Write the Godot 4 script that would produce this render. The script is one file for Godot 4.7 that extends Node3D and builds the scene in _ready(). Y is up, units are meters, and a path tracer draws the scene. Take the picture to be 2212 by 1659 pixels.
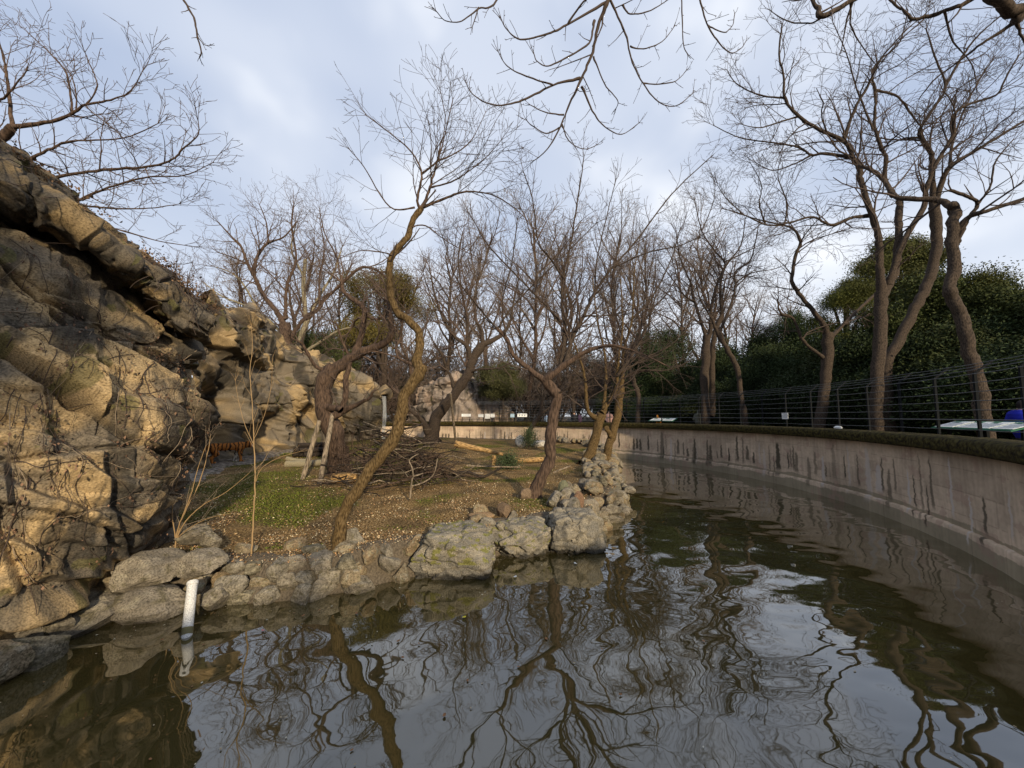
extends Node3D
# A zoo moat: camera leans over a round mossy parapet; island with rockery, bare trees, tiger, and a far curved wall.

const PX := 829.5
const EYE := Vector3(0, 2.95, 0)
const RING := Vector2(-5.8, -16.2)      # centre of the round moat, x and z
const RAD := 17.5
const PATH_Y := 1.68
var lens: Basis
var rng := RandomNumberGenerator.new()
var names := {}
var M := {}
var fn := {}
var shore := PackedVector2Array()
var island := PackedVector2Array()
var rock_meshes: Array = []

class Geo:
	var v := PackedVector3Array()
	var n := PackedVector3Array()
	var c := PackedColorArray()
	var u := PackedVector2Array()
	var i := PackedInt32Array()
	func tube(p: PackedVector3Array, r: PackedFloat32Array, k: int, lump := 0.0, nz: FastNoiseLite = null) -> void:
		var m := p.size()
		var base := v.size()
		var t := (p[1] - p[0]).normalized()
		var side := t.cross(Vector3.UP if absf(t.y) < 0.9 else Vector3.RIGHT).normalized()
		var cs := PackedFloat32Array()
		var sn := PackedFloat32Array()
		for b in k:
			cs.append(cos(TAU * b / k))
			sn.append(sin(TAU * b / k))
		for a in m:
			var t2 := (p[mini(a + 1, m - 1)] - p[maxi(a - 1, 0)]).normalized()
			side = (side - t2 * side.dot(t2)).normalized()
			var up := t2.cross(side)
			var ra := r[a]
			var pa := p[a]
			for b in k:
				var d := side * cs[b] + up * sn[b]
				var q := ra
				if nz:
					q *= 1.0 + lump * nz.get_noise_3dv((pa + d * ra) * 1.0)
				v.append(pa + d * q)
				n.append(d)
		for a in m - 1:
			var x := base + a * k
			for b in k:
				var e := (b + 1) % k
				i.append_array(PackedInt32Array([x + b, x + k + b, x + k + e, x + b, x + k + e, x + e]))
	func cap(p: PackedVector3Array, r: PackedFloat32Array, k: int, at_end: bool) -> void:   # a flat end on the tube drawn last
		var o := v.size() - (k if at_end else k * p.size())
		var t := (p[p.size() - 1] - p[p.size() - 2]).normalized() if at_end else (p[0] - p[1]).normalized()
		var base := v.size()
		for b in k:
			v.append(v[o + b])
			n.append(t)
		for b in k - 2:
			if at_end:
				i.append_array(PackedInt32Array([base, base + b + 2, base + b + 1]))
			else:
				i.append_array(PackedInt32Array([base, base + b + 1, base + b + 2]))
	func quad(a: Vector3, b: Vector3, c2: Vector3, d: Vector3) -> void:   # a b c d run clockwise seen from the front
		var nn := (c2 - a).cross(b - a).normalized()
		var k := v.size()
		v.append_array(PackedVector3Array([a, b, c2, d]))
		n.append_array(PackedVector3Array([nn, nn, nn, nn]))
		i.append_array(PackedInt32Array([k, k + 1, k + 2, k, k + 2, k + 3]))
	func box(t: Transform3D, s: Vector3, bevel := 0.0) -> void:
		var h := s * 0.5
		for ax in 3:
			for sg in [-1.0, 1.0]:
				var w := Vector3.ZERO
				w[ax] = sg
				var e := Vector3.ZERO
				e[(ax + 1) % 3] = 1.0
				var f := w.cross(e)
				var hw := absf(w.dot(h))
				var he := absf(e.dot(h)) - bevel
				var hf := absf(f.dot(h)) - bevel
				var o := w * hw
				quad(t * (o - e * he - f * hf), t * (o - e * he + f * hf), t * (o + e * he + f * hf), t * (o + e * he - f * hf))
				if bevel > 0.0:   # a chamfer towards each of the two later axes
					for g in [e, f]:
						for s2 in [-1.0, 1.0]:
							var g2: Vector3 = g * s2
							var l: Vector3 = w.cross(g2)
							var hl := absf(l.dot(h)) - bevel
							var hg := absf(g2.dot(h))
							quad(t * (w * hw + g2 * (hg - bevel) - l * hl), t * (w * hw + g2 * (hg - bevel) + l * hl), t * (w * (hw - bevel) + g2 * hg + l * hl), t * (w * (hw - bevel) + g2 * hg - l * hl))
	func grid(p: PackedVector3Array, nu: int, nv: int, flip := false, wrap := false) -> void:   # p[v * nu + u]; normals face du x dv
		var base := v.size()
		v.append_array(p)
		for b in nv:
			for a in nu:
				var a0 := a - 1 if a > 0 else (nu - 1 if wrap else 0)
				var a1 := a + 1 if a < nu - 1 else (0 if wrap else nu - 1)
				var du := p[b * nu + a1] - p[b * nu + a0]
				var dv := p[mini(b + 1, nv - 1) * nu + a] - p[maxi(b - 1, 0) * nu + a]
				var nn := du.cross(dv).normalized()
				n.append(-nn if flip else nn)
		for b in nv - 1:
			for a in (nu if wrap else nu - 1):
				var a1 := (a + 1) % nu
				var q := base + b * nu
				if flip:
					i.append_array(PackedInt32Array([q + a, q + nu + a1, q + nu + a, q + a, q + a1, q + nu + a1]))
				else:
					i.append_array(PackedInt32Array([q + a, q + nu + a, q + nu + a1, q + a, q + nu + a1, q + a1]))
	func mesh(mat: Material, flat := false) -> ArrayMesh:
		var m := ArrayMesh.new()
		var arr := []
		arr.resize(Mesh.ARRAY_MAX)
		if v.size() == 0:
			return m
		arr[Mesh.ARRAY_VERTEX] = v
		if not flat:
			arr[Mesh.ARRAY_NORMAL] = n
		if c.size() == v.size():
			arr[Mesh.ARRAY_COLOR] = c
		if u.size() == v.size():
			arr[Mesh.ARRAY_TEX_UV] = u
		arr[Mesh.ARRAY_INDEX] = i
		m.add_surface_from_arrays(Mesh.PRIMITIVE_TRIANGLES, arr)
		m.surface_set_material(0, mat)
		return m

# ---------- places ----------
func ray(px: float, py: float) -> Vector3:
	var r := lens * Vector3((px - 1106.0) / PX, -(py - 829.5) / PX, -1.0)
	return r / -r.z

func at(px: float, py: float, d: float) -> Vector3:
	return EYE + ray(px, py) * d

func on(px: float, py: float, y: float) -> Vector3:
	var r := ray(px, py)
	return EYE + r * ((y - EYE.y) / r.y)

func ring_at(px: float, r: float) -> Vector3:   # the far crossing of a viewing direction with a circle round the moat's centre
	var k := (px - 1106.0) / PX
	var o := Vector2(k, -1.0)
	var q := -RING
	var a := o.dot(o)
	var b := q.dot(o)
	var t := (-b + sqrt(b * b - a * (q.dot(q) - r * r))) / a
	return Vector3(o.x * t, 0, o.y * t)

# ---------- names and metas ----------
func numbered(called: String, parent: Node) -> String:
	var key := str(parent.get_instance_id()) + called
	var k: int = names.get(key, 0)
	names[key] = k + 1
	return called if k == 0 else "%s_%03d" % [called, k]

func base(called: String, where: Vector3, label: String, category: String, group := "") -> Node3D:
	var o := Node3D.new()
	o.name = numbered(called, self)
	add_child(o)
	o.position = where
	tag(o, label, category, group)
	return o

func tag(o: Node, label: String, category: String, group := "") -> void:
	o.set_meta("label", label)
	o.set_meta("category", category)
	if group:
		o.set_meta("group", group)

func put(called: String, m: Mesh, parent: Node = null, where := Transform3D()) -> MeshInstance3D:
	var o := MeshInstance3D.new()
	o.mesh = m
	var p: Node = parent if parent else self
	o.name = numbered(called, p)
	p.add_child(o)
	o.transform = where
	return o

func struct(called: String, m: Mesh) -> MeshInstance3D:
	var o := put(called, m)
	o.set_meta("kind", "structure")
	return o

func stuff(o: Node) -> Node:
	o.set_meta("kind", "stuff")
	return o

func scatter(called: String, m: Mesh, spots: Array, tints: Array, parent: Node = null) -> MultiMeshInstance3D:
	var mm := MultiMesh.new()
	mm.transform_format = MultiMesh.TRANSFORM_3D
	mm.use_colors = tints.size() > 0
	mm.mesh = m
	mm.instance_count = spots.size()
	for k in spots.size():
		mm.set_instance_transform(k, spots[k])
		if tints.size() > 0:
			mm.set_instance_color(k, tints[k])
	var o := MultiMeshInstance3D.new()
	o.multimesh = mm
	var p: Node = parent if parent else self
	o.name = numbered(called, p)
	p.add_child(o)
	o.set_meta("kind", "stuff")
	return o

# ---------- noise and materials ----------
func noise(seed_: int, freq: float, oct := 3, kind := FastNoiseLite.TYPE_SIMPLEX_SMOOTH) -> FastNoiseLite:
	var f := FastNoiseLite.new()
	f.seed = seed_
	f.noise_type = kind
	f.frequency = freq
	f.fractal_type = FastNoiseLite.FRACTAL_FBM if oct > 1 else FastNoiseLite.FRACTAL_NONE
	f.fractal_octaves = oct
	return f

func tex(f: FastNoiseLite, stops: Array, size := 512) -> NoiseTexture2D:   # stops: offset, grey or colour
	var g := Gradient.new()
	var off := PackedFloat32Array()
	var col := PackedColorArray()
	for s in stops:
		off.append(s[0])
		col.append(s[1] if s[1] is Color else Color(s[1], s[1], s[1]))
	g.offsets = off
	g.colors = col
	var t := NoiseTexture2D.new()
	t.width = size
	t.height = size
	t.seamless = true
	t.noise = f
	t.color_ramp = g
	return t

func bumps(f: FastNoiseLite, strength: float, size := 512) -> NoiseTexture2D:
	var t := NoiseTexture2D.new()
	t.width = size
	t.height = size
	t.seamless = true
	t.as_normal_map = true
	t.bump_strength = strength
	t.noise = f
	return t

func mat(called: String, lin: Color, rough: float, albedo: Texture2D = null, normal: Texture2D = null, scale := Vector3.ONE, depth := 1.0, world := true) -> StandardMaterial3D:
	var m := StandardMaterial3D.new()
	m.resource_name = called
	m.albedo_color = lin.linear_to_srgb()
	m.roughness = rough
	m.metallic_specular = 0.3
	if albedo or normal:
		m.uv1_triplanar = true
		m.uv1_world_triplanar = world
		m.uv1_scale = scale
	if albedo:
		m.albedo_texture = albedo
	if normal:
		m.normal_enabled = true
		m.normal_texture = normal
		m.normal_scale = depth
	M[called] = m
	return m

func materials() -> void:
	var grain := tex(noise(11, 0.012, 5), [[0.2, 0.45], [0.5, 0.8], [0.8, 1.0]])
	var patchy := tex(noise(12, 0.03, 6), [[0.15, 0.45], [0.40, 0.78], [0.6, 0.92], [0.85, 1.0]], 1024)
	var rough_n := bumps(noise(13, 0.03, 6), 14.0, 1024)
	var fine_n := bumps(noise(14, 0.05, 4), 6.0)
	var cell := noise(15, 0.02, 3, FastNoiseLite.TYPE_CELLULAR)
	cell.fractal_type = FastNoiseLite.FRACTAL_RIDGED
	var crack_n := bumps(cell, 8.0)
	var chip := noise(29, 0.03, 5, FastNoiseLite.TYPE_CELLULAR)
	chip.cellular_return_type = FastNoiseLite.RETURN_DISTANCE
	var chip_n := bumps(chip, 9.0, 1024)
	mat("cliff", Color(1, 1, 1), 0.92, patchy, chip_n, Vector3.ONE * 1.15, 0.9).vertex_color_use_as_albedo = true
	mat("bank_rock", Color(0.32, 0.28, 0.215), 0.9, patchy, chip_n, Vector3.ONE * 1.0, 0.9).vertex_color_use_as_albedo = true
	mat("mortar", Color(0.15, 0.12, 0.085), 0.95, patchy, crack_n, Vector3.ONE * 0.8, 0.8)
	mat("soil", Color(0.37, 0.30, 0.19), 0.95, tex(noise(16, 0.05, 5), [[0.2, Color(0.35, 0.28, 0.2)], [0.5, Color(0.75, 0.66, 0.52)], [0.75, Color(1, 0.93, 0.8)]]), fine_n, Vector3.ONE * 0.6, 1.4).vertex_color_use_as_albedo = true
	var bark_f := noise(18, 0.04, 5)
	bark_f.fractal_type = FastNoiseLite.FRACTAL_RIDGED
	var bark_n := bumps(bark_f, 10.0)
	mat("bark", Color(0.108, 0.079, 0.058), 0.9, tex(noise(17, 0.03, 4), [[0.2, 0.4], [0.5, 0.75], [0.8, 1.0]]), bark_n, Vector3(2.6, 0.55, 2.6), 0.8)
	mat("bark_moss", Color(0.155, 0.112, 0.066), 0.92, tex(noise(19, 0.03, 4), [[0.25, Color(0.45, 0.42, 0.36)], [0.5, Color(0.85, 0.80, 0.66)], [0.7, Color(1, 0.98, 0.9)]]), bark_n, Vector3(2.6, 0.55, 2.6), 0.8)
	mat("bark_red", Color(0.13, 0.085, 0.06), 0.9, grain, bark_n, Vector3(2.6, 0.55, 2.6), 0.8)
	mat("bark_pale", Color(0.34, 0.29, 0.19), 0.9, patchy, fine_n, Vector3(1.5, 0.7, 1.5), 0.6)
	mat("twig", Color(0.068, 0.049, 0.039), 0.85)
	mat("twig_grey", Color(0.165, 0.132, 0.108), 0.9)
	mat("twig_red", Color(0.10, 0.069, 0.053), 0.85)
	mat("twig_gold", Color(0.30, 0.20, 0.10), 0.8)
	mat("twig_pale", Color(0.26, 0.20, 0.14), 0.85)
	mat("wood_cut", Color(0.55, 0.34, 0.14), 0.85, grain, fine_n, Vector3(0.8, 3.0, 3.0), 0.8)
	mat("wood_grey", Color(0.33, 0.26, 0.185), 0.9, grain, fine_n, Vector3(2.0, 0.5, 2.0), 0.8)
	mat("wood_dark", Color(0.05, 0.038, 0.03), 0.9, grain, fine_n, Vector3.ONE * 1.5, 0.8)
	mat("moss", Color(0.07, 0.058, 0.026), 0.97, tex(noise(20, 0.03, 5), [[0.25, Color(0.3, 0.26, 0.2)], [0.5, Color(0.75, 0.72, 0.5)], [0.72, Color(1, 1, 0.8)], [0.86, Color(1, 0.98, 0.9)]]), fine_n, Vector3.ONE * 0.5, 0.4)
	mat("paving", Color(0.30, 0.255, 0.21), 0.9, grain, fine_n, Vector3.ONE * 0.6, 0.6)
	mat("earth", Color(0.11, 0.085, 0.06), 0.95, patchy, fine_n, Vector3.ONE * 0.4, 1.0)
	mat("iron", Color(0.013, 0.014, 0.015), 0.8).metallic_specular = 0.15
	mat("wire", Color(0.11, 0.112, 0.115), 0.5)
	mat("white", Color(0.78, 0.78, 0.76), 0.6)
	mat("green_paint", Color(0.025, 0.13, 0.07), 0.5)
	mat("grey_print", Color(0.25, 0.26, 0.28), 0.6)
	mat("pipe", Color(0.80, 0.79, 0.76), 0.55, patchy, fine_n, Vector3.ONE * 2.0, 0.3)
	mat("skin", Color(0.45, 0.28, 0.2), 0.6)
	mat("hair", Color(0.015, 0.012, 0.01), 0.5)
	mat("fur", Color(1, 1, 1), 0.85).vertex_color_use_as_albedo = true
	mat("cloth", Color(1, 1, 1), 0.85).vertex_color_use_as_albedo = true
	for a in [["leaf", 0.75, 0.3], ["litter", 0.8, 0.25], ["grass", 0.7, 0.3]]:
		var m := mat(a[0], Color(1, 1, 1), a[1])
		m.vertex_color_use_as_albedo = true
		m.cull_mode = BaseMaterial3D.CULL_DISABLED
		m.backlight_enabled = true
		m.backlight = Color(a[2], a[2], a[2])
	var w := mat("water", Color(0.052, 0.041, 0.013), 0.02)
	w.metallic_specular = 1.0
	w.clearcoat_enabled = true
	w.clearcoat = 1.0
	w.clearcoat_roughness = 0.02
	var fall := mat("falling_water", Color(0.42, 0.44, 0.46), 0.5)
	fall.transparency = BaseMaterial3D.TRANSPARENCY_ALPHA
	fall.albedo_color.a = 0.5

# ---------- light and air ----------
func sky_and_sun() -> void:
	var pitch := atan2(69.5, PX)
	lens = Basis(Vector3.RIGHT, pitch)
	var cam := Camera3D.new()
	cam.name = "camera"
	cam.fov = 90.0
	cam.near = 0.05
	cam.far = 900.0
	cam.transform = Transform3D(lens, EYE)
	add_child(cam)
	cam.current = true
	var w := 1024
	var h := 512
	var img := Image.create(w, h, false, Image.FORMAT_RGBF)
	var wisp := noise(5, 1.5, 5)
	var veil := noise(6, 0.8, 4)
	for y in h:
		var el := (0.5 - (y + 0.5) / h) * PI
		var up := sin(el)
		for x in w:
			var az := TAU * (x + 0.5) / w
			var col := Color(0.17, 0.16, 0.15)
			if up > -0.02:
				var t := pow(clampf(1.0 - up, 0.0, 1.0), 1.7)
				col = Color(0.185, 0.248, 0.385).lerp(Color(0.55, 0.588, 0.64), t)
				var dir := Vector3(cos(el) * sin(az), up, -cos(el) * cos(az))
				var s := 1.0 / (maxf(up, 0.0) + 0.35)
				var q := Vector3(dir.x * s * 1.2, up * 0.6, dir.z * s)
				var v1 := smoothstep(-0.3, 0.55, veil.get_noise_3dv(q) + 0.22 * dir.x)
				var w1 := smoothstep(0.0, 0.6, wisp.get_noise_3dv(q + Vector3(3.1, 0, 7.7)) + 0.18 * dir.x)
				var k := clampf(0.48 * v1 + 0.52 * v1 * w1 + 0.12 * w1, 0.0, 0.95)
				col = col.lerp(Color(0.61, 0.63, 0.665), k)
			img.set_pixel(x, y, col)
	var pano := PanoramaSkyMaterial.new()
	pano.panorama = ImageTexture.create_from_image(img)
	var sky := Sky.new()
	sky.sky_material = pano
	var e := Environment.new()
	e.background_mode = Environment.BG_SKY
	e.sky = sky
	e.background_energy_multiplier = 1.0
	e.tonemap_mode = Environment.TONE_MAPPER_LINEAR
	e.tonemap_exposure = 1.68
	e.sdfgi_enabled = true
	e.ssao_enabled = true
	e.ssil_enabled = true
	var we := WorldEnvironment.new()
	we.name = "daylight"
	we.environment = e
	add_child(we)
	var sun := DirectionalLight3D.new()
	sun.name = "sun"
	sun.light_energy = 1.0
	sun.light_color = Color(1.0, 0.925, 0.79)
	sun.light_angular_distance = 2.5
	sun.shadow_enabled = true
	add_child(sun)
	var el2 := deg_to_rad(18.5)
	sun.look_at_from_position(Vector3(0.43 * cos(el2), sin(el2), 0.9 * cos(el2)) * 50.0, Vector3.ZERO)

func _ready() -> void:
	rng.seed = 7
	names = {}
	sky_and_sun()
	materials()
	layout()
	water()
	moat_wall()
	far_ground()
	island_ground()
	rocks()
	cliffs()
	trees()
	fence()
	island_things()
	path_things()

# ---------- the lie of the land ----------
func ground_y(x: float, z: float) -> float:
	var d := -z
	var y = 0.5 + 0.035 * (d - 7.0) + 0.05 * fn.ground.get_noise_2d(x, z)
	y += 0.25 * exp(-(Vector2(x + 4.5, z + 25.0).length_squared()) / 6.0)
	return y

func layout() -> void:
	fn.ground = noise(31, 0.6, 3)
	fn.bark = noise(32, 2.2, 3)
	var px := [-120, 1560, 20, 1440, 150, 1352, 260, 1322, 400, 1292, 545, 1302, 620, 1296, 690, 1287, 780, 1270, 868, 1248, 960, 1236, 1050, 1216, 1075, 1198, 1150, 1186, 1190, 1176, 1240, 1180, 1288, 1174, 1302, 1142, 1343, 1110, 1350, 1090, 1338, 1060, 1332, 1030, 1327, 1008]
	for k in range(0, px.size(), 2):
		var p := on(px[k], px[k + 1], 0.0)
		shore.append(Vector2(p.x, p.z))
	for p in [Vector2(5.4, -25.0), Vector2(3.2, -27.6), Vector2(0, -29), Vector2(-4, -30), Vector2(-8, -30.8), Vector2(-12, -31)]:
		shore.append(p)
	island = shore.duplicate()
	for p in [Vector2(-17, -28), Vector2(-20, -18), Vector2(-17, -8), Vector2(-11, -3)]:
		island.append(p)

func shore_distance(p: Vector2) -> float:   # positive on the island
	var best := 1e9
	for k in shore.size() - 1:
		best = minf(best, p.distance_squared_to(Geometry2D.get_closest_point_to_segment(p, shore[k], shore[k + 1])))
	return sqrt(best) * (1.0 if Geometry2D.is_point_in_polygon(p, island) else -1.0)

func ring_pt(ang: float, r: float, y: float) -> Vector3:
	return Vector3(RING.x + cos(ang) * r, y, RING.y + sin(ang) * r)

func water() -> void:
	# ripples: gentle swirls near the island, stronger across the channel; a real surface of small waves
	var g := Geo.new()
	var swirl := noise(41, 0.55, 2)
	var chop := noise(42, 1.25, 2)
	var xs := PackedFloat32Array()
	var zs := PackedFloat32Array()
	var x := -24.0
	while x < 13.0:
		xs.append(x)
		x += 0.06 if x > -5.6 and x < 10.0 else 0.3
	var z := 0.4
	while z > -34.5:
		zs.append(z)
		z -= 0.05 if z > -7.0 else (0.09 if z > -14.0 else 0.22)
	var p := PackedVector3Array()
	for zz in zs:
		for xx in xs:
			var far := clampf((xx + 1.0) / 6.0 + (-zz - 5.0) / 14.0, 0.0, 1.0)
			var y: float = (0.0095 + 0.005 * far) * swirl.get_noise_2d(xx, zz * 1.25 + 0.35 * xx) + 0.0016 * chop.get_noise_2d(xx * 0.9 + 30.0, zz * 1.1) + 0.00055 * chop.get_noise_2d(xx * 2.6, zz * 3.0 + 9.0)
			y += 0.0042 * far * chop.get_noise_2d(xx * 0.8, zz * 1.7)
			y += 0.0014 * far * sin(5.2 * (zz * 0.92 + xx * 0.36) + 2.2 * swirl.get_noise_2d(xx * 0.6, zz * 0.6))
			p.append(Vector3(xx, y, zz))
	g.grid(p, xs.size(), zs.size(), false)
	struct("water", g.mesh(M.water))

func moat_wall() -> void:
	var w := base("moat_wall", ring_pt(0, RAD, 0), "round concrete moat wall with dark run-off streaks and a mossy coping", "wall")
	var o := w.position
	var bulge := noise(51, 1.6, 4)
	# the streaked face, a texture of stains along the whole visible arc
	var a0 := -2.3
	var a1 := 0.75
	var arc := (a1 - a0) * RAD
	var tw := 2048
	var th := 128
	var img := Image.create(tw, th, false, Image.FORMAT_RGB8)
	var cloudy := noise(52, 0.9, 5)
	var fine := noise(53, 6.0, 3)
	var run := noise(54, 3.2, 3)
	for y in th:
		var h := 1.0 - (y + 0.5) / th
		for xx in tw:
			var s := arc * xx / tw
			var k := 0.80 + 0.20 * cloudy.get_noise_2d(s, h * 2.4) + 0.10 * fine.get_noise_2d(s, h * 2.4) + 0.14 * run.get_noise_2d(s * 2.0, h * 0.25)
			var c := Color(0.63, 0.485, 0.35) * k
			if h < 0.16 + 0.05 * cloudy.get_noise_2d(s * 0.7, 9.0):
				c = c.lerp(Color(0.15, 0.14, 0.085), 0.62)
			if run.get_noise_2d(floorf(s / 1.9) * 7.3, floorf(h * 3.0) * 5.1) > 0.22:
				c *= 1.13
			elif run.get_noise_2d(floorf(s / 2.6) * 3.3 + 50.0, floorf(h * 2.0) * 9.1) > 0.25:
				c *= 0.84
			if cloudy.get_noise_2d(s * 1.3 + 40.0, h * 3.0) > 0.32:
				c = c.lerp(Color(0.33, 0.2, 0.16), 0.35)
			var course := fposmod(h * 2.45, 0.62)
			if course < 0.02 and cloudy.get_noise_2d(s * 2.0, 77.0) > -0.2:
				c *= 0.72
			if fposmod(s + 0.35 * floorf(h * 2.45 / 0.62), 1.15) < 0.03 and fine.get_noise_2d(s, 3.0) > 0.0:
				c *= 0.8
			img.set_pixel(xx, y, c.linear_to_srgb())
	var r2 := RandomNumberGenerator.new()
	r2.seed = 99
	var s0 := 0.6
	var trio := 29.5
	while s0 < arc - 0.6:   # run-off stains: narrow at the top, wide at the foot
		var reps := 3 if absf(s0 - trio) < 0.35 or absf(s0 - trio + 17.0) < 0.35 else 1
		r2.randf()
		for q in reps:
			var top := 0.92 - 0.5 * r2.randf() if reps == 1 else 0.62
			var bot := 0.05 + 0.22 * r2.randf()
			var wid := (0.035 + 0.19 * r2.randf() * r2.randf() + 0.03 * r2.randf()) if reps == 1 else 0.15
			var strength := (0.42 + 0.55 * r2.randf()) if reps == 1 else 0.85
			var c0 := s0 + q * 0.27
			var pale := r2.randf() < 0.22 and reps == 1
			for y in range(int((1.0 - top) * th), int((1.0 - bot) * th)):
				var t := (y - (1.0 - top) * th) / ((top - bot) * th)
				var half := wid * (0.25 + 0.75 * sqrt(t)) * (1.0 + 0.35 * fine.get_noise_2d(c0 * 9.0, y * 0.11))
				var lean := 0.05 * run.get_noise_2d(c0, y * 0.02)
				var x0 := int((c0 + lean - half) / arc * tw)
				var x1 := int((c0 + lean + half) / arc * tw)
				for xx in range(maxi(x0, 0), mini(x1 + 1, tw)):
					var e := 1.0 - absf((float(xx) / tw * arc - c0 - lean) / half)
					var k := strength * smoothstep(0.0, 0.5, e) * smoothstep(0.0, 0.12, t) * (1.0 - smoothstep(0.82, 1.0, t))
					var c := img.get_pixel(xx, y).srgb_to_linear()
					c = c.lerp(Color(0.52, 0.46, 0.41) if pale else Color(0.055, 0.047, 0.032), clampf(k, 0.0, 0.93))
					img.set_pixel(xx, y, c.linear_to_srgb())
		s0 += 0.12 + 0.85 * r2.randf() * r2.randf() + (0.7 if reps == 3 else 0.0)
	var face := StandardMaterial3D.new()
	face.resource_name = "streaked_concrete"
	face.albedo_texture = ImageTexture.create_from_image(img)
	face.roughness = 0.92
	face.metallic_specular = 0.25
	var g := Geo.new()
	var p := PackedVector3Array()
	var nu := 700
	var nv := 14
	for b in nv:
		for a in nu:
			var t := float(a) / (nu - 1)
			var h := float(b) / (nv - 1)
			var ang := a0 + (a1 - a0) * t
			var s := arc * t
			p.append(ring_pt(ang, RAD + 0.02 * bulge.get_noise_2d(s, h * 2.0), 0.25 + h * 2.0) - o)
			g.u.append(Vector2(t, 1.0 - h))
	g.grid(p, nu, nv, false)
	put("wall_face", g.mesh(face), w)
	# the plinth that the water laps, standing proud with a crumbling upper edge
	g = Geo.new()
	p = PackedVector3Array()
	var prof := [[0.0, 0.47], [0.05, 0.465], [0.075, 0.43], [0.08, 0.3], [0.082, 0.1], [0.085, -0.4]]
	for b in prof.size():
		for a in nu:
			var ang := a0 + (a1 - a0) * a / (nu - 1)
			var s := ang * RAD
			g.u.append(Vector2(float(a) / (nu - 1), 1.0 - clampf((prof[b][1] - 0.25) / 2.0, -0.1, 1.0) * 0.9 - 0.12))
			var chip := 0.03 * bulge.get_noise_2d(s * 1.7, 5.0)
			p.append(ring_pt(ang, RAD - prof[b][0] + (0.02 if b == 0 else 0.0) + 0.3 * chip, prof[b][1] + (chip if b < 3 else 0.0)) - o)
	g.grid(p, nu, prof.size(), true)
	mat("plinth", Color(0.40, 0.345, 0.27), 0.93, M.mortar.albedo_texture, M.paving.normal_texture, Vector3.ONE * 0.5, 0.5)
	put("plinth", g.mesh(face), w)
	# the coping: rounded and furred with moss, all the way round, the camera leans over it
	g = Geo.new()
	p = PackedVector3Array()
	var nc := 1300
	var rim := [[0.02, 2.14], [-0.24, 2.15], [-0.28, 2.2], [-0.285, 2.36], [-0.25, 2.44], [-0.16, 2.48], [0.02, 2.5], [0.2, 2.5], [0.3, 2.46], [0.33, 2.36], [0.33, 1.6]]
	for b in rim.size():
		for a in nc:
			var ang := TAU * a / nc
			var q := ring_pt(ang, RAD + rim[b][0], rim[b][1])
			var f := 0.02 * bulge.get_noise_3dv(q * 1.4) if b > 1 and b < 9 else 0.0
			p.append(q + Vector3(cos(ang) * -f, f * 0.7, sin(ang) * -f) - o)
	g.grid(p, nc, rim.size(), false, true)
	put("coping", g.mesh(M.moss), w)
	# the rest of the ring behind the camera, plain
	g = Geo.new()
	p = PackedVector3Array()
	for b in 2:
		for a in 120:
			var ang := a1 + (TAU + a0 - a1) * a / 119.0
			p.append(ring_pt(ang, RAD + 0.004, -0.3 + 2.55 * b) - o)
	g.grid(p, 120, 2, false)
	put("wall_back", g.mesh(M.plinth), w)

func far_ground() -> void:
	var g := Geo.new()
	var p := PackedVector3Array()
	var rs := [17.8, 18.6, 20.0, 23.0, 26.0, 32.0, 45.0, 80.0, 160.0, 400.0]
	var lump := noise(61, 0.3, 3)
	for r in rs:
		for a in 180:
			var q := ring_pt(TAU * a / 180, r, PATH_Y)
			q.y += clampf((r - 24.0) * 0.02, 0.0, 0.8) + (0.12 * lump.get_noise_2d(q.x, q.z) if r > 24.0 else 0.0)
			p.append(q)
	g.grid(p, 180, rs.size(), false, true)
	struct("ground", g.mesh(M.earth))
	g = Geo.new()
	p = PackedVector3Array()
	for r in [19.0, 23.6]:
		for a in 180:
			p.append(ring_pt(TAU * a / 180, r, PATH_Y + 0.006))
	g.grid(p, 180, 2, false, true)
	struct("path", g.mesh(M.paving))
	# the moat's bed, far under the murky water
	g = Geo.new()
	g.quad(Vector3(-26, -0.9, 4), Vector3(-26, -0.9, -36), Vector3(14, -0.9, -36), Vector3(14, -0.9, 4))
	struct("moat_bed", g.mesh(M.earth))

func island_ground() -> void:
	var g := Geo.new()
	var p := PackedVector3Array()
	var nx := 150
	var nz := 150
	var green := noise(71, 0.33, 3)
	for b in nz:
		for a in nx:
			var x := -20.0 + 27.5 * a / (nx - 1)
			var z := -3.0 - 29.5 * b / (nz - 1)
			var d := shore_distance(Vector2(x, z))
			var top := ground_y(x, z)
			p.append(Vector3(x, lerpf(-0.5, top, smoothstep(-0.15, 0.5, d)), z))
			var gr := smoothstep(0.05, 0.4, green.get_noise_2d(x, z) + (0.35 if x < -4.5 and z < -8.5 else -0.05)) * smoothstep(0.5, 1.6, d)
			var mud := 0.62 + 0.38 * smoothstep(-0.3, 0.15, fn.bark.get_noise_2d(x * 0.45 + 20.0, z * 0.45))
			g.c.append(Color(mud, mud, mud).lerp(Color(0.40, 0.60, 0.18), gr * 0.8))
	g.grid(p, nx, nz, false)
	struct("island_ground", g.mesh(M.soil))
	fn.green = green

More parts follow.
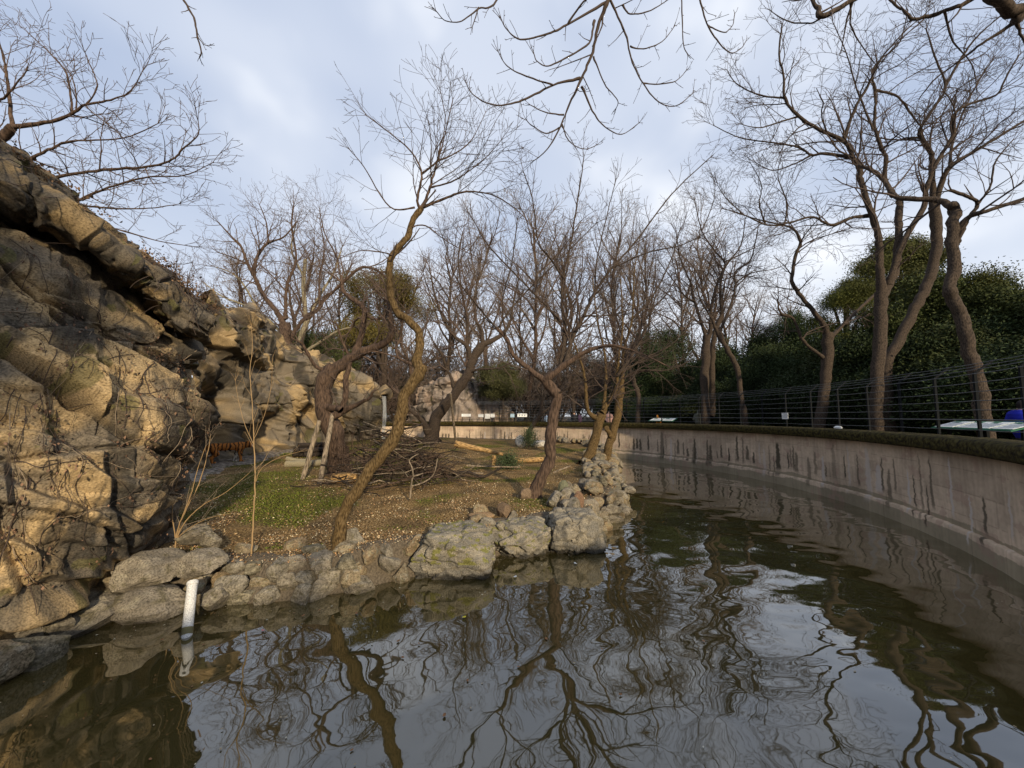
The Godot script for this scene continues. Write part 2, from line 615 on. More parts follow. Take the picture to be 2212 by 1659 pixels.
# ---------- rocks ----------
func rock_geo(res: int, seed_: int, cuts: int, rough: float, crack: float) -> Geo:
	var r := RandomNumberGenerator.new()
	r.seed = seed_
	var planes: Array = []
	for k in cuts:
		var d := Vector3(r.randfn(), r.randfn() * 0.8, r.randfn()).normalized()
		planes.append([d, (0.5 if rough < 0.12 and crack == 0.0 else 0.7) + 0.3 * r.randf()])
	var nz := noise(seed_ + 5, 1.4, 4)
	var cl := noise(seed_ + 9, 1.1, 1, FastNoiseLite.TYPE_CELLULAR)
	cl.cellular_return_type = FastNoiseLite.RETURN_DISTANCE2_SUB
	var cv := noise(seed_ + 9, 1.1, 1, FastNoiseLite.TYPE_CELLULAR)
	cv.cellular_return_type = FastNoiseLite.RETURN_CELL_VALUE
	var g := Geo.new()
	for f in 6:
		var w := Vector3.ZERO
		w[f % 3] = 1.0 if f < 3 else -1.0
		var e := Vector3.ZERO
		e[(f + 1) % 3] = 1.0
		var h := w.cross(e)
		var p := PackedVector3Array()
		for b in res + 1:
			for a in res + 1:
				var q := (w + e * tan((2.0 * a / res - 1.0) * PI / 4) + h * tan((2.0 * b / res - 1.0) * PI / 4)).normalized()
				var m := 1.0
				if crack > 0.0:     # a boulder: squarer than a ball
					m = pow(pow(absf(q.x), 5.0) + pow(absf(q.y), 5.0) + pow(absf(q.z), 5.0), -0.2) * 0.9
				for pl in planes:
					var c: float = q.dot(pl[0])
					if c > 0.2:
						m = minf(m, pl[1] / c)
				m *= 1.0 + rough * nz.get_noise_3dv(q * 1.3)
				if crack > 0.0:
					var wq := q * m * 1.35 + Vector3(1, 1, 1) * 0.3 * nz.get_noise_3dv(q * 1.1)
					wq.y *= 1.5
					m += crack * (1.3 * cv.get_noise_3dv(wq) - 1.0 + smoothstep(0.0, 0.09, cl.get_noise_3dv(wq) + 1.0)) + 0.014 * nz.get_noise_3dv(q * 7.0)
				p.append(q * m)
		g.grid(p, res + 1, res + 1, false)
	return g

func tinted(g: Geo, c: Color) -> Geo:
	g.c.resize(g.v.size())
	g.c.fill(c)
	return g

func boulder_mesh(seed_: int, lo: Color, hi: Color, moss := 0.0) -> ArrayMesh:
	var g := rock_geo(60, seed_, 9, 0.12, 0.06)
	var nz := noise(seed_ + 70, 1.6, 4)
	for q in g.v:
		var k := smoothstep(-0.35, 0.4, nz.get_noise_3dv(q * 1.6))
		var c := lo.lerp(hi, k)
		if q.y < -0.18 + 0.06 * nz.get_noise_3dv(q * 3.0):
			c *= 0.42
		if moss > 0.0 and nz.get_noise_3dv(q * 2.3 + Vector3(9, 0, 0)) > 0.34 - 0.3 * moss and q.y > 0.1:
			c = Color(0.22, 0.21, 0.07)
		g.c.append(c)
	return g.mesh(M.cliff)

func rocks() -> void:
	var tones := [Color(1, 1, 1), Color(0.8, 0.78, 0.76), Color(1.05, 0.95, 0.8), Color(0.72, 0.72, 0.66), Color(1.1, 0.92, 0.72), Color(0.92, 0.9, 0.9)]
	for k in 18:
		var rg := rock_geo(8, 200 + k, 8 + k % 4, 0.09, 0.0)
		var rn := noise(260 + k, 1.3, 4)
		for q in rg.v:
			var t: Color = tones[k % 6] * (0.85 + 0.55 * rn.get_noise_3dv(q))
			if rn.get_noise_3dv(q * 1.7 + Vector3(20, 0, 0)) > 0.25 and q.y > -0.2:
				t = t.lerp(Color(1.35, 1.3, 1.15), 0.6)
			elif rn.get_noise_3dv(q * 1.4 + Vector3(40, 0, 0)) > 0.28:
				t = t.lerp(Color(0.35, 0.34, 0.22), 0.7)
			rg.c.append(t)
		rock_meshes.append(rg.mesh(M.bank_rock, true))
	# the mortared slope that carries the stones
	var g := Geo.new()
	var p := PackedVector3Array()
	var line := PackedVector3Array()    # points along the shore, 0.2 m apart; y holds the run
	var inward := PackedVector2Array()
	var run := 0.0
	for k in shore.size() - 1:
		var a := shore[k]
		var b := shore[k + 1]
		var n := maxi(1, int(a.distance_to(b) / 0.2))
		for q in n:
			var c := a.lerp(b, float(q) / n)
			line.append(Vector3(c.x, run, c.y))
			run += a.distance_to(b) / n
	for k in line.size():
		var a := line[maxi(k - 2, 0)]
		var b := line[mini(k + 2, line.size() - 1)]
		var t := Vector2(b.x - a.x, b.z - a.z).normalized()
		inward.append(Vector2(t.y, -t.x))   # the island lies on the left of the walk
	var nz := noise(81, 1.5, 4)
	var prof := [[-0.06, -0.6], [-0.03, 0.02], [0.05, 0.2], [0.16, 0.4], [0.34, 0.97], [0.6, 1.03], [0.95, 0.9]]
	for b in prof.size():
		for k in line.size():
			var off: float = prof[b][0] + 0.07 * nz.get_noise_2d(line[k].y, b * 3.0)
			var q := Vector2(line[k].x, line[k].z) + inward[k] * off
			var top := ground_y(q.x, q.y)
			var h: float = prof[b][1]
			var y: float = h if h < 0.0 else h * top
			p.append(Vector3(q.x, y + 0.04 * nz.get_noise_2d(line[k].y + 50.0, b * 2.0), q.y))
	g.grid(p, line.size(), prof.size(), false)
	var bank := struct("rock_bank", g.mesh(M.mortar))
	var r := RandomNumberGenerator.new()
	r.seed = 5
	# courses of stones along the shore
	var count := 0
	for course in 5:
		var s := 0.15 * course
		while s < run - 0.3:
			var k := mini(int(s / run * line.size()), line.size() - 1)
			var c := line[k]
			var d := -c.z
			var size := (0.115 + 0.085 * r.randf()) * (1.0 + 0.02 * d)
			s += size * (1.7 + 0.5 * r.randf())
			if d > 27.0 or c.x < -5.2 and d < 7.0:
				continue
			if c.x > -1.85 and c.x < 2.0 and d < 9.6 and course < 2:   # the three boulders stand here
				continue
			if course == 4 and (c.x < 1.0 or d > 20.0):
				continue
			if count > 295:
				break
			var top := ground_y(c.x, c.z)
			var y: float = [0.07, 0.27, 0.46, 1.0, 1.0][course]
			if course < 3:
				y *= top / 0.52
			else:
				y = top + 0.05 + (0.12 if c.x > 1.5 else 0.0)
			var off: float = [0.02, 0.10, 0.22, 0.55, 0.8][course]
			var q := Vector2(c.x, c.z) + inward[k] * (off + 0.08 * r.randfn())
			if course >= 3:
				if r.randf() < 0.35 and c.x < 1.5:
					continue
				q += inward[k] * 0.5 * r.randf()
			var bs := Basis(Vector3.UP, r.randf() * TAU) * Basis(Vector3.RIGHT, r.randfn() * 0.25)
			bs = bs.scaled_local(Vector3(size * (1.1 + 0.5 * r.randf()), size * (0.7 + 0.5 * r.randf()), size * (0.8 + 0.3 * r.randf())))
			put("rock", rock_meshes[r.randi() % 18], bank, Transform3D(bs, Vector3(q.x, y, q.y)))
			count += 1
	# stones that stand out by the cliff's foot: column, row, width, height in the photograph, and distance
	for a in [[328, 1232, 112, 66, 6.25], [215, 1318, 150, 62, 5.85], [340, 1300, 130, 60, 6.1], [115, 1345, 70, 66, 5.35], [70, 1408, 100, 70, 4.85], [35, 1372, 90, 70, 5.2], [-15, 1435, 90, 70, 4.5], [436, 1218, 74, 50, 6.3], [455, 1168, 36, 40, 6.9], [418, 1152, 54, 36, 7.1], [425, 1264, 34, 30, 6.15], [250, 1250, 60, 50, 6.3], [200, 1290, 70, 50, 6.0], [470, 1285, 60, 44, 6.2], [165, 1262, 60, 40, 6.2], [500, 1262, 50, 44, 6.35], [120, 1300, 80, 50, 5.9], [20, 1320, 90, 60, 5.6]]:
		var c := at(a[0], a[1], a[4])
		var s: float = a[4] / PX * 0.62
		var bs := Basis(Vector3.UP, 0.7 + 0.4 * r.randfn()).scaled_local(Vector3(a[2] * s, a[3] * s, a[2] * s * 0.75))
		put("rock", rock_meshes[r.randi() % 18], bank, Transform3D(bs, c))
	# the three big boulders and some stones that one would know again
	var grey := Color(0.21, 0.19, 0.155)
	var tan_ := Color(0.35, 0.305, 0.23)
	for a in [
		[970, 1236, 7.75, 0.92, 0.62, 0.66, 301, 0.5, "broad pale boulder with moss patches rising from the water's edge"],
		[1118, 1190, 8.75, 0.74, 0.50, 0.55, 302, 0.1, "low grey boulder on the shore between two larger ones"],
		[1242, 1178, 8.95, 0.66, 0.62, 0.60, 303, 0.0, "rounded grey boulder at the shore's corner, farthest out in the water"],
	]:
		var c := at(a[0], a[1], a[2])
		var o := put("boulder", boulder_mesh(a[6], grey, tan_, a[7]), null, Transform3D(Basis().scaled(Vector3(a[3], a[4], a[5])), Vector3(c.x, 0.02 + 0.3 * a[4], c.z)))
		tag(o, a[8], "boulder")
	for a in [
		[1217, 1062, 11.2, 0.16, 0.30, 311, Color(0.2, 0.2, 0.13), "upright greenish stone standing behind the corner boulder"],
		[1250, 1096, 10.2, 0.17, 0.28, 312, Color(0.26, 0.16, 0.1), "upright reddish stone above the corner boulder"],
		[1087, 1106, 9.4, 0.22, 0.2, 313, Color(0.2, 0.14, 0.09), "squat brown stone on the grass edge above the low boulder"],
		[1040, 1100, 9.3, 0.3, 0.07, 314, Color(0.4, 0.26, 0.14), "flat orange-brown slab lying on the turf behind the broad boulder"],
		[1136, 1060, 11.0, 0.2, 0.19, 315, Color(0.24, 0.17, 0.11), "brown stone leaning at the foot of the wide spreading tree"],
		[1124, 958, 24.0, 0.4, 0.45, 316, Color(0.62, 0.58, 0.5), "whitish upright rock on the island's far shore"],
		[1165, 968, 24.0, 0.55, 0.25, 317, Color(0.6, 0.55, 0.48), "whitish low rock beside the upright one on the far shore"],
	]:
		var c := at(a[0], a[1], a[2])
		var o := put("stone", tinted(rock_geo(8, a[5], 10, 0.12, 0.0), a[6]).mesh(M.cliff, true), null, Transform3D(Basis(Vector3.UP, a[5] * 1.0).scaled_local(Vector3(a[3], a[4], a[3] * 0.8)), Vector3(c.x, ground_y(c.x, c.z) + a[4] * 0.6, c.z)))
		tag(o, a[7], "stone")

# ---------- cliffs ----------
func spline(ctrl: Array, t: float) -> Vector3:   # through the control points
	var n := ctrl.size() - 1
	var k := clampi(int(t * n), 0, n - 1)
	var f := t * n - k
	return (ctrl[k] as Vector3).cubic_interpolate(ctrl[k + 1], ctrl[maxi(k - 1, 0)], ctrl[mini(k + 2, n)], f)

func rock_sheet(rows: Array, nu: int, nv: int, tilt: Vector3, big: float, seed_: int, gold: Color, grey: Color, flip: bool, dents: Array = [], wrap := false, amp := 0.0) -> Geo:
	var p := PackedVector3Array()
	for b in nv:
		var tv := float(b) / (nv - 1)
		var cols: Array = []
		for c in (rows[0] as Array).size():
			var col: Array = []
			for q in rows:
				col.append(q[c])
			cols.append(spline(col, tv))
		if wrap:
			cols.append(cols[0])
		for a in nu:
			p.append(spline(cols, float(a) / (nu if wrap else nu - 1)))
	var tmp := Geo.new()
	tmp.grid(p, nu, nv, flip, wrap)
	var warp := noise(seed_, 0.5, 3)
	var blk := noise(seed_ + 1, 0.42, 1, FastNoiseLite.TYPE_CELLULAR)
	blk.cellular_return_type = FastNoiseLite.RETURN_CELL_VALUE
	var edge := noise(seed_ + 1, 0.42, 1, FastNoiseLite.TYPE_CELLULAR)
	edge.cellular_return_type = FastNoiseLite.RETURN_DISTANCE2_SUB
	var small := noise(seed_ + 2, 1.25, 1, FastNoiseLite.TYPE_CELLULAR)
	small.cellular_return_type = FastNoiseLite.RETURN_CELL_VALUE
	var sedge := noise(seed_ + 2, 1.25, 1, FastNoiseLite.TYPE_CELLULAR)
	sedge.cellular_return_type = FastNoiseLite.RETURN_DISTANCE2_SUB
	var fbm := noise(seed_ + 3, 1.1, 5)
	var fine := noise(seed_ + 4, 7.0, 3)
	fine.fractal_type = FastNoiseLite.FRACTAL_RIDGED
	var bed := noise(seed_ + 7, 0.8, 4)
	bed.fractal_type = FastNoiseLite.FRACTAL_RIDGED
	var ridge := noise(seed_ + 6, 0.9, 5)
	ridge.fractal_type = FastNoiseLite.FRACTAL_RIDGED
	var g := Geo.new()
	var q := PackedVector3Array()
	var joint := Vector3(0.62, 0.18, -0.76).normalized()
	var along := tilt.cross(Vector3(tilt.z, 0.3, -tilt.x)).normalized()
	var push := PackedFloat32Array()
	for k in p.size():
		var o := p[k]
		var w := o + Vector3(1, 1, 1) * 0.10 * warp.get_noise_3dv(o * 1.4) / big
		var s := w.dot(tilt)
		# blocks stretched along the bedding
		var m := w + tilt * s * 1.6
		m /= big
		var c0 := blk.get_noise_3dv(w + tilt * s * 1.6)
		var st := s / (0.55 * big) + 0.9 * warp.get_noise_3dv(o * 0.9 / big) + 0.6 * c0
		var fr := st - floorf(st)
		var ledge := fr - smoothstep(0.90, 0.99, fr)
		var jt := w.dot(joint) / (0.8 * big) + 1.7 * c0 + 0.25 * warp.get_noise_3dv(o * 0.7 / big + Vector3(0, 80, 0))
		var jr := jt - floorf(jt)
		var facet := jr - smoothstep(0.92, 0.99, jr)
		var e1 := edge.get_noise_3dv(m) + 1.0
		var e2 := sedge.get_noise_3dv(m) + 1.0
		var c1 := blk.get_noise_3dv(m)
		var c2 := small.get_noise_3dv(m)
		var lean1 := Vector3(sin(c1 * 91.0), sin(c1 * 57.0), sin(c1 * 33.0))
		var lean2 := Vector3(sin(c2 * 91.0), sin(c2 * 57.0), sin(c2 * 33.0))
		var d := 0.15 * c1 + 0.26 * (pingpong(w.dot(lean1) * 0.8 / big, 1.0) - 0.5) - 0.16 * (1.0 - smoothstep(0.0, 0.03, e1))
		d += 0.05 * c2 + 0.15 * (pingpong(w.dot(lean2) / big, 0.5) - 0.25) - 0.06 * (1.0 - smoothstep(0.0, 0.03, e2))
		var lamina := 0.07 * bed.get_noise_2d(s * 5.5 / big + 0.5 * c2, w.dot(along) * 0.35 / big) * smoothstep(-0.25, 0.25, fbm.get_noise_3dv(o * 0.5 / big + Vector3(50, 0, 0)))
		d += 0.17 * (ledge - 0.5) + 0.15 * (facet - 0.5) + lamina + 0.04 * ridge.get_noise_3dv(o * 0.8 / big) + 0.016 * fine.get_noise_3dv(o / big)
		for t in dents:
			d -= t[2] * exp(-(o - t[0]).length_squared() / (t[1] * t[1])) / (amp if amp > 0.0 else big)
		push.append(d)
		# colour of the stone itself: ochre faces, grey weathered ones, dark run-off stains
		var v1 := smoothstep(-0.08, 0.36, warp.get_noise_3dv(o * 1.9 / big + Vector3(7, 0, 0)) + 0.3 * c1)
		var c := grey.lerp(gold, v1)
		var stain := fbm.get_noise_3dv(Vector3(o.x * 1.8, o.y * 0.22, o.z * 1.8) / big + Vector3(0, 31, 0))
		c = c.lerp(Color(0.055, 0.05, 0.043), 0.82 * smoothstep(0.0, 0.28, stain))
		c = c.lerp(Color(0.10, 0.085, 0.065), 0.5 * (1.0 - smoothstep(0.0, 0.05, e1)))
		if warp.get_noise_3dv(o * 2.4 / big + Vector3(0, 0, 40)) > 0.42:
			c = c.lerp(Color(0.13, 0.12, 0.04), 0.6)
		c *= 1.0 + 0.25 * fine.get_noise_3dv(o * 0.6 / big + Vector3(3, 3, 3))
		g.c.append(c)
	for pass_ in 6:      # even out steps finer than the mesh can carry
		var was := push.duplicate()
		for b in range(1, nv - 1 if pass_ == 0 else int(nv * 0.19)):      # most where its cells are long
			for a in range(1, nu - 1):
				var k := b * nu + a
				push[k] = 0.25 * was[k] + 0.125 * (was[k - 1] + was[k + 1] + was[k - nu] + was[k + nu]) + 0.0625 * (was[k - nu - 1] + was[k - nu + 1] + was[k + nu - 1] + was[k + nu + 1])
	for k in p.size():
		q.append(p[k] + tmp.n[k] * push[k] * (amp if amp > 0.0 else big))
	g.grid(q, nu, nv, flip, wrap)
	return g

func px_rows(cols: Array) -> Array:   # columns of [px, py, distance] triples -> rows of points
	var rows: Array = []
	for k in (cols[0] as Array).size() / 3:
		var row: Array = []
		for c in cols:
			row.append(at(c[k * 3], c[k * 3 + 1], c[k * 3 + 2]))
		rows.append(row)
	return rows

func cliffs() -> void:
	var gold := Color(0.50, 0.355, 0.185)
	var grey := Color(0.185, 0.152, 0.112)
	var near := base("near_cliff", at(200, 1250, 6.2), "tall ochre and grey rock cliff overhanging the water at the pond's left bank", "cliff")
	var o := near.position
	# bottom (recessed), lower lip, belly, middle, upper, top edge, back of the gap
	var face := px_rows([
		[-420, 1560, 4.3, -420, 1500, 3.7, -420, 1200, 3.5, -420, 850, 3.5, -420, 500, 3.7, -420, 190, 4.0, -420, 60, 6.0],
		[-60, 1420, 5.4, -80, 1370, 4.6, -60, 1150, 4.4, -60, 890, 4.4, -60, 640, 4.6, -60, 452, 4.9, -60, 350, 7.2],
		[70, 1370, 6.0, 80, 1300, 5.0, 80, 1130, 4.8, 80, 900, 4.8, 80, 680, 5.1, 80, 522, 5.4, 80, 430, 7.7],
		[190, 1290, 6.6, 200, 1225, 5.5, 200, 1080, 5.3, 200, 900, 5.3, 200, 730, 5.6, 200, 630, 5.9, 200, 510, 8.2],
		[300, 1230, 7.2, 310, 1180, 6.2, 305, 1050, 5.8, 300, 900, 5.8, 300, 765, 6.1, 305, 694, 6.4, 290, 575, 8.7],
		[350, 1195, 7.8, 365, 1115, 6.9, 370, 1015, 6.6, 368, 895, 6.5, 370, 800, 6.8, 372, 742, 7.1, 350, 635, 9.2],
		[360, 1175, 8.6, 378, 1085, 7.5, 398, 990, 7.3, 422, 895, 7.3, 418, 808, 7.5, 412, 760, 7.7, 380, 670, 9.4],
		[310, 1120, 9.8, 320, 1060, 9.4, 330, 980, 9.0, 345, 890, 9.0, 355, 800, 9.2, 355, 765, 9.2, 345, 705, 10.0],
		[200, 1100, 11.0, 200, 1050, 10.8, 200, 980, 10.5, 200, 890, 10.5, 200, 800, 10.5, 200, 760, 10.5, 200, 690, 11.0],
	])
	var tilt := Vector3(0.38, 0.86, -0.34).normalized()
	var g := rock_sheet(face, 430, 400, tilt, 1.0, 400, gold, grey, false)
	var skin := g.v.duplicate()
	var skin_n := g.n.duplicate()
	for k in g.v.size():
		g.v[k] -= o
	put("rock_face", g.mesh(M.cliff), near)
	# the overhanging slab: sections along its length, each a ring of points
	var sec: Array = []
	for s in [[-420, 40, 150, 3.75], [-60, 292, 400, 4.55], [70, 372, 458, 5.05], [170, 456, 510, 5.5], [245, 520, 568, 5.85], [315, 562, 606, 6.2], [368, 602, 664, 6.55], [415, 638, 722, 6.9], [450, 668, 714, 7.2], [468, 684, 696, 7.4]]:
		var top := at(s[0], s[1], s[3] + 0.35)
		var front := at(s[0], s[1] + 0.45 * (s[2] - s[1]), s[3] - 0.15)
		var low := at(s[0], s[2], s[3])
		var back := Vector3(-0.72, 0.0, -0.69)
		var f: float = 1.0 if s[0] < 340 else (0.7 if s[0] < 390 else (0.5 if s[0] < 440 else (0.25 if s[0] < 460 else 0.05)))
		sec.append([low, front, top, top + back * 0.8 * f + Vector3(0, 0.28 * f, 0), top + back * 2.0 * f + Vector3(0, 0.2 * f, 0), top + back * 3.0 * f - Vector3(0, 0.5 * f, 0), low + back * 2.4 * f + Vector3(0, 0.1 * f, 0), low + back * 1.2 * f + Vector3(0, 0.12 * f, 0)])
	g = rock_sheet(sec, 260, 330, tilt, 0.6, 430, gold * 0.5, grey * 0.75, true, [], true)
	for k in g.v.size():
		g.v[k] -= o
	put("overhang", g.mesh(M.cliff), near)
	# creepers, leafless, hanging over both
	var r := RandomNumberGenerator.new()
	r.seed = 12
	var creeper := base("creeper", at(250, 600, 6.0), "leafless creeper stems hanging over the near ochre cliff", "creeper")
	var cu := 430
	var dry: Array = []
	var dry_tint: Array = []
	for k in 110:       # each follows the face, a hand's breadth off it at most
		var ca := r.randf_range(60, 318)
		var cb := r.randf_range(120, 335)
		var n := 7 + r.randi() % 12
		var da := r.randf_range(-6, 6) if k % 3 else r.randf_range(-16, 16)
		var db := -r.randf_range(5, 13) if k % 3 else r.randf_range(-5, 4)
		var pts := PackedVector3Array()
		var rad := PackedFloat32Array()
		var thick := 0.0035 + 0.008 * r.randf() * r.randf()
		for q in n:
			var ix := clampi(int(cb), 30, 345) * cu + clampi(int(ca), 56, 322)
			pts.append(skin[ix] + skin_n[ix] * (0.012 + 0.04 * r.randf() * r.randf()) - creeper.position)
			rad.append(thick * (1.0 - 0.6 * q / n))
			ca += da + r.randf_range(-4, 4)
			cb += db + r.randf_range(-3, 3)
			if r.randf() < 0.25:
				for l in 5:
					dry.append(Transform3D(Basis.from_euler(Vector3(r.randf() * TAU, r.randf() * TAU, 0)).scaled(Vector3.ONE * r.randf_range(0.03, 0.06)), pts[q] + skin_n[ix] * 0.03 + Vector3(r.randfn(), r.randfn(), r.randfn()) * 0.05))
					dry_tint.append(Color(0.16, 0.095, 0.06) * r.randf_range(0.5, 1.5))
		var t := Geo.new()
		t.tube(smooth(pts, 3), lerped(rad, 3), 4)
		put("stem", t.mesh(M.twig_pale if k % 4 == 0 else M.twig), creeper)
	for k in 60:        # and a fringe that spills over the top slab's brow
		var u := r.randf_range(0.14, 0.94)
		var s0 := spline(sec.map(func(x): return x[2]), u)
		var s1 := spline(sec.map(func(x): return x[1]), u)
		var s2 := spline(sec.map(func(x): return x[0]), u)
		var pts := PackedVector3Array()
		var rad := PackedFloat32Array()
		var reach := r.randf_range(0.25, 1.2)
		var out := Vector3(0.5, 0.1, 0.45) * 0.12
		var side := Vector3(r.randfn(), 0, r.randfn()) * 0.08
		for q in 6:
			var f := reach * q / 5.0
			var c := s0.lerp(s1, f * 2.0) if f < 0.5 else s1.lerp(s2, f * 2.0 - 1.0)
			pts.append(c + out + side * q + Vector3(r.randfn(), r.randfn(), r.randfn()) * 0.02 - creeper.position)
			rad.append(0.004 + 0.003 * r.randf())
		var t := Geo.new()
		t.tube(smooth(pts, 3), lerped(rad, 3), 4)
		put("stem", t.mesh(M.twig), creeper)
		for l in 30:
			dry.append(Transform3D(Basis.from_euler(Vector3(r.randf() * TAU, r.randf() * TAU, 0)).scaled(Vector3.ONE * r.randf_range(0.03, 0.07)), s0 + Vector3(-0.25 + 0.4 * r.randf(), 0.06 + 0.1 * r.randf(), -0.2 + 0.4 * r.randf()) + Vector3(r.randfn(), 0, r.randfn()) * 0.12 - creeper.position))
			dry_tint.append(Color(0.16, 0.10, 0.06) * r.randf_range(0.5, 1.5))
	var lf := Geo.new()
	lf.quad(Vector3(0, 0, -0.5), Vector3(-0.32, 0.12, 0.05), Vector3(0, 0.02, 0.5), Vector3(0.3, 0.16, 0.0))
	scatter("withered_leaves", tinted(lf, Color(1, 1, 1)).mesh(M.litter), dry, dry_tint, creeper)
	# the farther cliff behind the grass
	var far := base("far_cliff", at(560, 985, 20.0), "grey and ochre rockery cliff behind the tiger with dark hollows in its face", "cliff")
	o = far.position
	var face2 := px_rows([
		[380, 1040, 14.6, 390, 985, 14.8, 395, 915, 14.9, 400, 840, 15.0, 410, 760, 15.4, 420, 690, 15.8, 430, 640, 16.4, 440, 640, 19],
		[448, 1012, 16.6, 455, 965, 16.7, 455, 905, 16.6, 460, 840, 16.6, 468, 770, 16.8, 475, 715, 17.0, 480, 678, 17.4, 490, 672, 20],
		[520, 994, 18.6, 525, 950, 18.6, 530, 900, 18.4, 530, 840, 18.3, 535, 770, 18.5, 538, 710, 18.7, 540, 668, 19.0, 548, 662, 22],
		[570, 985, 20.6, 572, 945, 20.8, 575, 900, 20.4, 578, 850, 20.2, 574, 800, 20.4, 572, 755, 20.7, 566, 702, 21.0, 574, 698, 24],
		[620, 976, 22.4, 622, 940, 22.6, 624, 900, 22.4, 628, 860, 22.2, 630, 820, 22.4, 630, 785, 22.8, 628, 758, 23.2, 634, 752, 26],
		[690, 972, 24.6, 690, 940, 24.8, 692, 905, 24.4, 696, 870, 24.2, 698, 835, 24.4, 700, 806, 24.8, 700, 782, 25.2, 704, 778, 28],
		[760, 962, 27.2, 760, 940, 27.2, 762, 915, 26.8, 764, 885, 26.6, 768, 856, 26.8, 770, 832, 27.2, 772, 812, 27.6, 776, 808, 30],
		[822, 955, 29.6, 820, 935, 29.6, 822, 915, 29.2, 826, 890, 29.0, 828, 872, 29.2, 830, 860, 29.6, 830, 850, 30.0, 832, 848, 32],
		[800, 950, 33.0, 800, 935, 33.0, 802, 915, 33.0, 804, 890, 33.0, 806, 872, 33.0, 808, 860, 33.0, 810, 850, 33.0, 812, 848, 34],
	])
	var hollows: Array = [[at(500, 880, 17.6), 0.9, 1.6], [at(470, 860, 17.0), 0.8, 1.2], [at(560, 945, 20.2), 0.7, 1.3], [at(585, 925, 21.0), 0.8, 1.2], [at(640, 800, 22.6), 0.9, 1.4], [at(690, 850, 24.4), 0.8, 1.1], [at(486, 958, 17.6), 0.8, 1.2], [at(672, 900, 24.0), 0.9, 1.2]]
	g = rock_sheet(face2, 430, 260, Vector3(0.25, 0.9, -0.3).normalized(), 2.2, 460, gold * 0.9, grey * 1.2, false, hollows, false, 1.6)
	for k in g.v.size():
		g.v[k] -= o
	put("rock_face", g.mesh(M.cliff), far)
	# the pinkish rockery beyond the wall
	var pink := base("pink_rockery", at(985, 900, 44.0), "pale pinkish rockery mound seen behind the far wall", "rockery")
	o = pink.position
	var face3 := px_rows([
		[880, 925, 44, 885, 890, 44, 895, 870, 44.5, 900, 860, 45, 905, 850, 47],
		[915, 925, 42.5, 914, 880, 42.5, 914, 850, 42.7, 918, 838, 43, 925, 835, 46],
		[955, 925, 42, 955, 870, 42, 955, 835, 42.2, 962, 822, 42.6, 965, 818, 46],
		[1000, 925, 41.8, 1000, 865, 41.8, 1000, 825, 42, 1000, 806, 42.6, 1000, 803, 46],
		[1040, 925, 42, 1040, 870, 42, 1038, 838, 42.2, 1035, 828, 42.6, 1030, 826, 46],
		[1080, 925, 42.6, 1082, 885, 42.8, 1080, 865, 43, 1072, 852, 43.4, 1065, 850, 46],
		[1110, 925, 45, 1108, 895, 45, 1100, 880, 45.5, 1090, 872, 46, 1080, 868, 48],
	])
	g = rock_sheet(face3, 200, 110, Vector3(0.1, 0.95, -0.2).normalized(), 1.9, 490, Color(0.42, 0.31, 0.235), Color(0.34, 0.275, 0.225), false)
	for k in g.v.size():
		g.v[k] -= o
	put("rock_face", g.mesh(M.cliff), pink)
	# thin fall of water at the cliff's end
	var f := Geo.new()
	var fp := PackedVector3Array()
	for b in 16:
		for a in 7:
			var t := b / 15.0
			fp.append(at(826.0 + 8.0 * a / 6.0 + 2.0 * sin(t * 5.0) * t, 856.0 + 92.0 * t, 28.4 - 0.25 * t + 0.08 * sin(a * 1.9 + b * 0.5)))
	f.grid(fp, 7, 16, true)
	var wf := put("waterfall", f.mesh(M.falling_water))
	tag(wf, "thin pale waterfall dropping past the right end of the far cliff", "waterfall")
	stuff(wf)

func smooth(p: PackedVector3Array, sub: int) -> PackedVector3Array:
	var out := PackedVector3Array()
	var n := p.size()
	for k in n - 1:
		for q in sub:
			out.append(p[k].cubic_interpolate(p[k + 1], p[maxi(k - 1, 0)], p[mini(k + 2, n - 1)], float(q) / sub))
	out.append(p[n - 1])
	return out

func lerped(r: PackedFloat32Array, sub: int) -> PackedFloat32Array:
	var out := PackedFloat32Array()
	for k in r.size() - 1:
		for q in sub:
			out.append(lerpf(r[k], r[k + 1], float(q) / sub))
	out.append(r[r.size() - 1])
	return out

# ---------- trees ----------
func P(px: Array, d0: float, d1: float) -> PackedVector3Array:
	var out := PackedVector3Array()
	var n := px.size() / 2
	for k in n:
		var t := float(k) / (n - 1)
		out.append(at(px[k * 2], px[k * 2 + 1], lerpf(d0, d1, t)))
	return out

func style(o: Dictionary) -> Dictionary:
	var s := {"bark": "bark", "twig": "twig", "step": 0.16, "wig": 0.16, "up": 0.05, "kids": [3.2, 4.5, 5.5, 0.0], "len": [1.5, 0.55, 0.42], "ang": 0.85, "min": 0.0034, "levels": 3, "thin": 0.5}
	if o.has("upper") or o.get("bark", "") == "bark":
		s.twig = "twig"
	s.merge(o, true)
	return s

